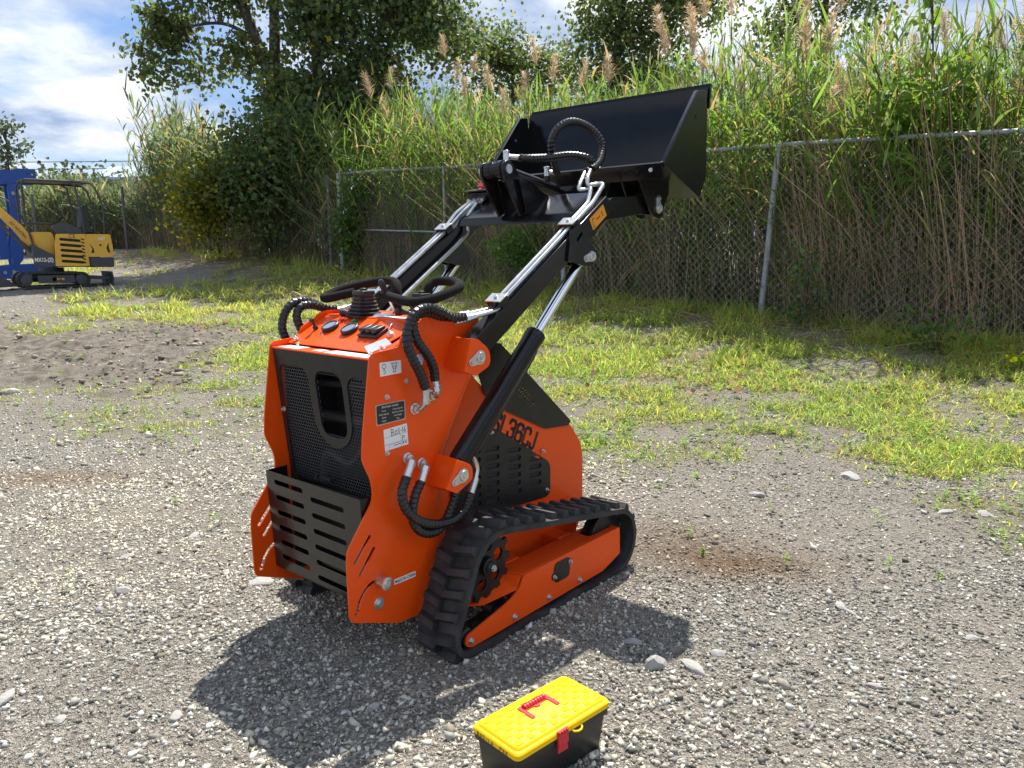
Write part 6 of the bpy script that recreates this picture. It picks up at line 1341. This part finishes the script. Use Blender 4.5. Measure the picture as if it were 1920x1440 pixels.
mb = MB(); mb.plate([rounded([(0.95, 0.02), (0.97, 0.02), (0.99, 0.15), (0.965, 0.30), (0.945, 0.30), (0.965, 0.16)], 0.004)], -0.56, 0.56, FY); bl = eb(mb, 'dozer_blade', 'exgrey')
mb = MB(); mb.bar((0.3, -0.2, 0.2), (0.96, -0.3, 0.16), 0.06, 0.07); mb.bar((0.3, 0.2, 0.2), (0.96, 0.3, 0.16), 0.06, 0.07); eb(mb, 'blade_arm', 'exgrey', 0.004, bl)
# upper body
mb = MB(); mb.plate([rounded([(-0.45, 0.86), (-0.45, 0.62), (-0.05, 0.40), (0.78, 0.40), (0.78, 0.62), (-0.05, 0.62)], 0.02)], -0.48, 0.48, FY)
up_ = eb(mb, 'swing_frame', 'exgrey')
slots = [slot2((0.06, 0.955 - k * 0.155 * 0.7 + 0.0), (0.40 + 0.01 * k, 0.925 - k * 0.155 * 0.7), 0.028, 3) for k in range(5)]
mb = MB(); mb.plate([rounded([(-0.08, 0.42), (0.55, 0.42), (0.52, 1.06), (-0.02, 1.06), (-0.06, 0.86)], 0.02)] + slots, -0.52, -0.49, FY); pn = eb(mb, 'side_panel', 'exyellow')
mb = MB(); mb.plate([[(-0.02, 0.45), (0.52, 0.45), (0.50, 1.02), (0.0, 1.02)]], -0.488, 0.0, FY); eb(mb, 'engine_box', 'ink', 0)
mb = MB()
for k in range(8): z = 0.98 - k * 0.066; mb.plate([[(0.43, z), (0.49, z - 0.022), (0.49, z - 0.05), (0.43, z - 0.028)]], -0.523, -0.5205, FY)
eb(mb, 'louvre_marks', 'ink', 0, pn)
mb = MB(); q = rounded([(0.53, 0.60), (1.02, 0.60), (1.03, 0.80), (1.00, 1.06), (0.53, 1.06)], 0.04); mb.plate([q], -0.51, 0.51, FY); rp = eb(mb, 'rear_cowl', 'exyellow', 0.015)
mb = MB(); mb.plate([[(0.58, 0.88), (0.66, 0.76), (0.66, 0.68), (0.60, 0.68), (0.63, 0.76)], ], -0.514, -0.5105, FY); eb(mb, 'cowl_mark', 'ink', 0, rp)
mb = MB(); mb.plate([[(0.95, 0.90), (0.90, 0.78), (0.93, 0.68), (0.97, 0.70), (0.95, 0.78)]], -0.514, -0.5105, FY); eb(mb, 'cowl_mark', 'ink', 0, rp)
mb = MB(); mb.plate([circle2((0.79, 0.84), 0.022, 10)], -0.514, -0.5105, FY); eb(mb, 'cowl_mark', 'ink', 0, rp)
mb = text_mb('AGT', 0.07, lambda x, y, d: (x + 0.82, -0.5125 - d, y + 0.97), 0.001, bold=0.002); eb(mb, 'cowl_lettering', 'white', 0, rp)
mb = MB(); mb.box((0.80, 0, 0.49), (0.46, 1.0, 0.20)); eb(mb, 'counterweight', 'exgrey', 0.02)
mb = MB(); mb.plate([rounded([(-0.46, 0.42), (-0.085, 0.42), (-0.085, 0.64), (-0.46, 0.66)], 0.01)], -0.515, -0.485, FY); fp_ = eb(mb, 'step_panel', 'exgrey')
mb = text_mb('MX12-(Z)', 0.105, lambda x, y, d: (x - 0.275, -0.5155 - d, y + 0.545), 0.002, sx=0.78, bold=0.003); eb(mb, 'model_lettering', 'white', 0, fp_)
mb = text_mb('CE', 0.11, lambda x, y, d: (x + 0.27, -0.521 - d, y + 1.012), 0.002); eb(mb, 'ce_mark', 'ink', 0, pn)
mb = MB(); mb.plate([rounded([(-0.40, 1.10), (-0.06, 1.10), (-0.02, 0.98), (-0.06, 0.62), (-0.30, 0.62)], 0.05)], -0.30, 0.30, FY); eb(mb, 'boom_cowl', 'exyellow', 0.02)
mb = MB(); mb.plate([rounded([(-0.06, 1.22), (0.16, 1.30), (0.26, 1.26), (0.52, 1.14), (0.50, 1.07), (0.05, 1.06)], 0.03)], -0.40, -0.16, FY); cs_ = eb(mb, 'console', 'exgrey', 0.015)
mb = MB(); mb.tube([(0.12, -0.28, 1.28), (0.10, -0.28, 1.36)], 0.014); mb.cyl((0.10, -0.28, 1.36), (0.18, -0.28, 1.40), 0.022); eb(mb, 'joystick', 'ink', 0, cs_)
# seat
mb = MB(); mb.box((0.52, 0.0, 1.14), (0.46, 0.46, 0.12)); st_ = eb(mb, 'seat', 'plastic', 0.03)
mb = MB(); mb.plate([rounded([(0.50, 1.16), (0.54, 1.62), (0.60, 1.66), (0.68, 1.62), (0.66, 1.16)], 0.05)], -0.24, 0.24, FY); eb(mb, 'backrest', 'plastic', 0.03, st_)
# roll frame
for yy in (-0.46, 0.46):
    mb = MB(); mb.tube(rounded3 if False else [Vector(p) for p in ((-0.40, yy, 0.66), (-0.52, yy, 1.30), (-0.52, yy, 2.02), (-0.46, yy, 2.10), (0.30, yy, 2.10), (0.42, yy, 2.02), (0.50, yy, 1.5), (0.52, yy, 1.06))], 0.022, 8); eb(mb, 'roll_bar', 'exgrey', 0)
    mb = MB(); mb.tube([Vector(p) for p in ((0.30, yy, 2.10), (0.72, yy, 2.08), (0.80, yy, 1.98), (0.92, yy, 1.60), (0.90, yy, 1.10))], 0.021, 8); eb(mb, 'rear_bar', 'exgrey', 0)
mb = MB(); mb.plate([rounded([(-0.50, -0.46), (0.74, -0.46), (0.74, 0.46), (-0.50, 0.46)], 0.05)], 2.105, 2.118, lambda x, y, a: (x, y, a + (0.02 if abs(y) < 0.4 else 0))); eb(mb, 'roof', 'exgrey', 0.01)
mb = MB(); mb.tube([(-0.5, -0.46, 1.26), (-0.05, -0.40, 1.26)], 0.02, 8); eb(mb, 'grab_rail', 'exgrey', 0)
# boom, dipper, bucket
mb = MB(); mb.plate([rounded([(-0.20, 0.66), (-0.36, 0.62), (-0.70, 1.15), (-0.98, 1.48), (-1.20, 1.52), (-1.75, 1.16), (-1.78, 1.26), (-1.16, 1.66), (-0.92, 1.62), (-0.52, 1.20)], [0.03, 0.03, 0.1, 0.1, 0.1, 0.03, 0.03, 0.1, 0.1, 0.08])], -0.09, 0.09, FY); bm_ = eb(mb, 'boom', 'exyellow', 0.01)
mb = text_mb('AGT INDUSTRIAL', 0.075, lambda x, y, d: (-0.62 + x * 0.62 + y * 0.78, -0.0925 - d, 1.14 - x * 0.78 + y * 0.62), 0.002, sx=0.7); eb(mb, 'boom_lettering', 'ink', 0, bm_)
mb = MB(); mb.cyl((-0.30, -0.16, 0.58), (-0.62, -0.16, 0.90), 0.045); mb.cyl((-0.62, -0.16, 0.90), (-0.95, -0.14, 1.30), 0.024); eb(mb, 'boom_cylinder', 'exgrey', 0, bm_)
mb = MB(); mb.cyl((-0.78, 0, 1.52), (-1.55, 0, 1.38), 0.04); mb.tube(spline([(-0.40, 0.05, 1.1), (-0.6, 0.05, 1.55), (-0.85, 0.05, 1.78), (-1.2, 0.05, 1.72)], 5), 0.015); eb(mb, 'dipper_cylinder', 'exgrey', 0, bm_)
mb = MB(); mb.bar((-1.76, 0, 1.30), (-1.20, 0, 0.30), 0.14, 0.15, (0, 1, 0)); dp = eb(mb, 'dipper', 'exyellow', 0.01)
mb = MB(); mb.bar((-1.50, 0, 0.62), (-1.05, 0, 0.72), 0.05, 0.09); mb.bar((-1.05, 0, 0.72), (-1.22, 0, 0.40), 0.1, 0.06); eb(mb, 'bucket_link', 'exgrey', 0.005, dp)
mb = MB(); mb.plate([rounded([(-1.30, 0.34), (-1.10, 0.30), (-0.80, 0.08), (-0.72, 0.06), (-0.75, 0.03), (-1.20, 0.01), (-1.38, 0.14)], 0.03)], -0.22, 0.22, FY); eb(mb, 'digging_bucket', 'exgrey', 0.005, dp)

# ------------------------------------------------------------------ blue lift frame behind it
BX, BY = (52 - 960) / F_PX * 18.0, 18.0
bl_ = empty('blue_lift_frame', (BX, BY, hz(BX, BY) + 0.08), -math.atan2(BX, BY) + 0.1); bl_.scale = (1.0, 1.0, 1.18); tag(bl_, 'dark blue steel lift frame of a machine cut by the left edge', 'machine')
def bb(mb, name, bevel=0.008): return mb.build(name, 'blue', bl_, bevel)
for yy in (-0.35, 0.35):
    mb = MB(); mb.plate([rounded([(-1.9, 1.98), (0.0, 1.98), (0.10, 2.02), (0.46, 2.02), (0.46, 1.76), (0.05, 1.76), (-0.08, 1.72), (-1.9, 1.72)], 0.015), circle2((0.30, 1.92), 0.025, 10), circle2((0.40, 1.92), 0.025, 10)], yy - 0.06, yy + 0.06, FY); bb(mb, 'top_beam')
    mb = MB(); mb.plate([rounded([(-0.12, 1.74), (0.10, 1.74), (0.08, 1.0), (0.04, 0.30), (-0.18, 0.05), (-0.20, 0.4), (-0.10, 1.0)], 0.03)], yy - 0.05, yy + 0.05, FY); bb(mb, 'upright')
    mb = MB(); mb.plate([rounded([(-0.62, 1.74), (-0.40, 1.74), (-0.26, 1.0), (-0.20, 0.30), (-0.40, 0.30), (-0.50, 1.0)], 0.03)], yy - 0.04, yy + 0.04, FY); bb(mb, 'inner_upright')
    mb = MB(); mb.plate([rounded([(-1.9, 0.36), (-0.9, 0.36), (-0.60, 0.16), (-0.2, 0.20), (0.70, 0.22), (0.72, -0.06), (-0.25, -0.08), (-0.9, 0.0), (-1.9, 0.0)], 0.03)], yy - 0.07, yy + 0.07, FY); bb(mb, 'base_beam')
    for c in ((-0.35, 0.05), (-0.18, 0.06), (-0.02, 1.55)):
        q = MB(); q.cyl((c[0], yy - 0.075, c[1]), (c[0], yy - 0.06, c[1]), 0.035, n=12); q.build('pin', 'galv', bl_)
mb = MB(); mb.box((-0.05, 0, 1.85), (0.16, 0.66, 0.12)); mb.box((0.2, 0, 0.05), (0.2, 0.60, 0.12)); bb(mb, 'cross_beam')

# ------------------------------------------------------------------ warehouse far behind, wires
WX, WY = (320 - 960) / F_PX * 62.0, 62.0
wh = empty('warehouse', (WX, WY, 1.35), 0.28); tag(wh, 'pale blue metal warehouse roof showing above the far reeds', 'building')
mb = MB(); mb.box((4.0, 6, 3.0), (16, 12, 6.0)); mb.build('wall', 'wallmetal', wh, 0.02)
for k in range(17): mb = MB(); mb.box((-4.0 + k * 1.0, -0.03, 3.0), (0.06, 0.08, 6.0)); mb.build('wall_rib', 'wallmetal', wh)
mb = MB(); mb.plate([[(-0.4, 5.95), (6.0, 7.35), (12.4, 5.95), (12.4, 6.15), (6.0, 7.6), (-0.4, 6.15)]], -4.5, 12.5, lambda y, z, x: (x, y, z)); rf = mb.build('roof', 'roofmetal', wh, 0.01)
for k in range(24): mb = MB(); mb.plate([[(-0.4, 6.16), (6.0, 7.61), (6.0, 7.68), (-0.4, 6.23)]], -4.2 + k * 0.7, -4.12 + k * 0.7, lambda y, z, x: (x, y, z)); mb.build('roof_seam', 'roofmetal', rf)
mb = MB(); mb.cyl((-1.6, 6, 7.4), (-1.6, 6, 8.2), 0.35, n=14); mb.cyl((-1.6, 6, 8.2), (-1.6, 6, 8.45), 0.5, 0.42, n=14); mb.build('roof_vent', 'wallmetal', rf)
for k, (zz, lab) in enumerate(((9.6, 'upper of two thin power lines above the far warehouse'), (8.9, 'lower of two thin power lines above the far warehouse'))):
    mb = MB(); mb.tube([(-70 + i * 7.0, 75, zz + 0.9 + 0.055 * i * (1.0 if k == 0 else 1.15) - 0.4 * math.sin(PI * i / 12)) for i in range(13)], 0.035, 5); o = mb.build('power_line', 'cable', None); tag(o, lab, 'power line', 'power lines on the far left')
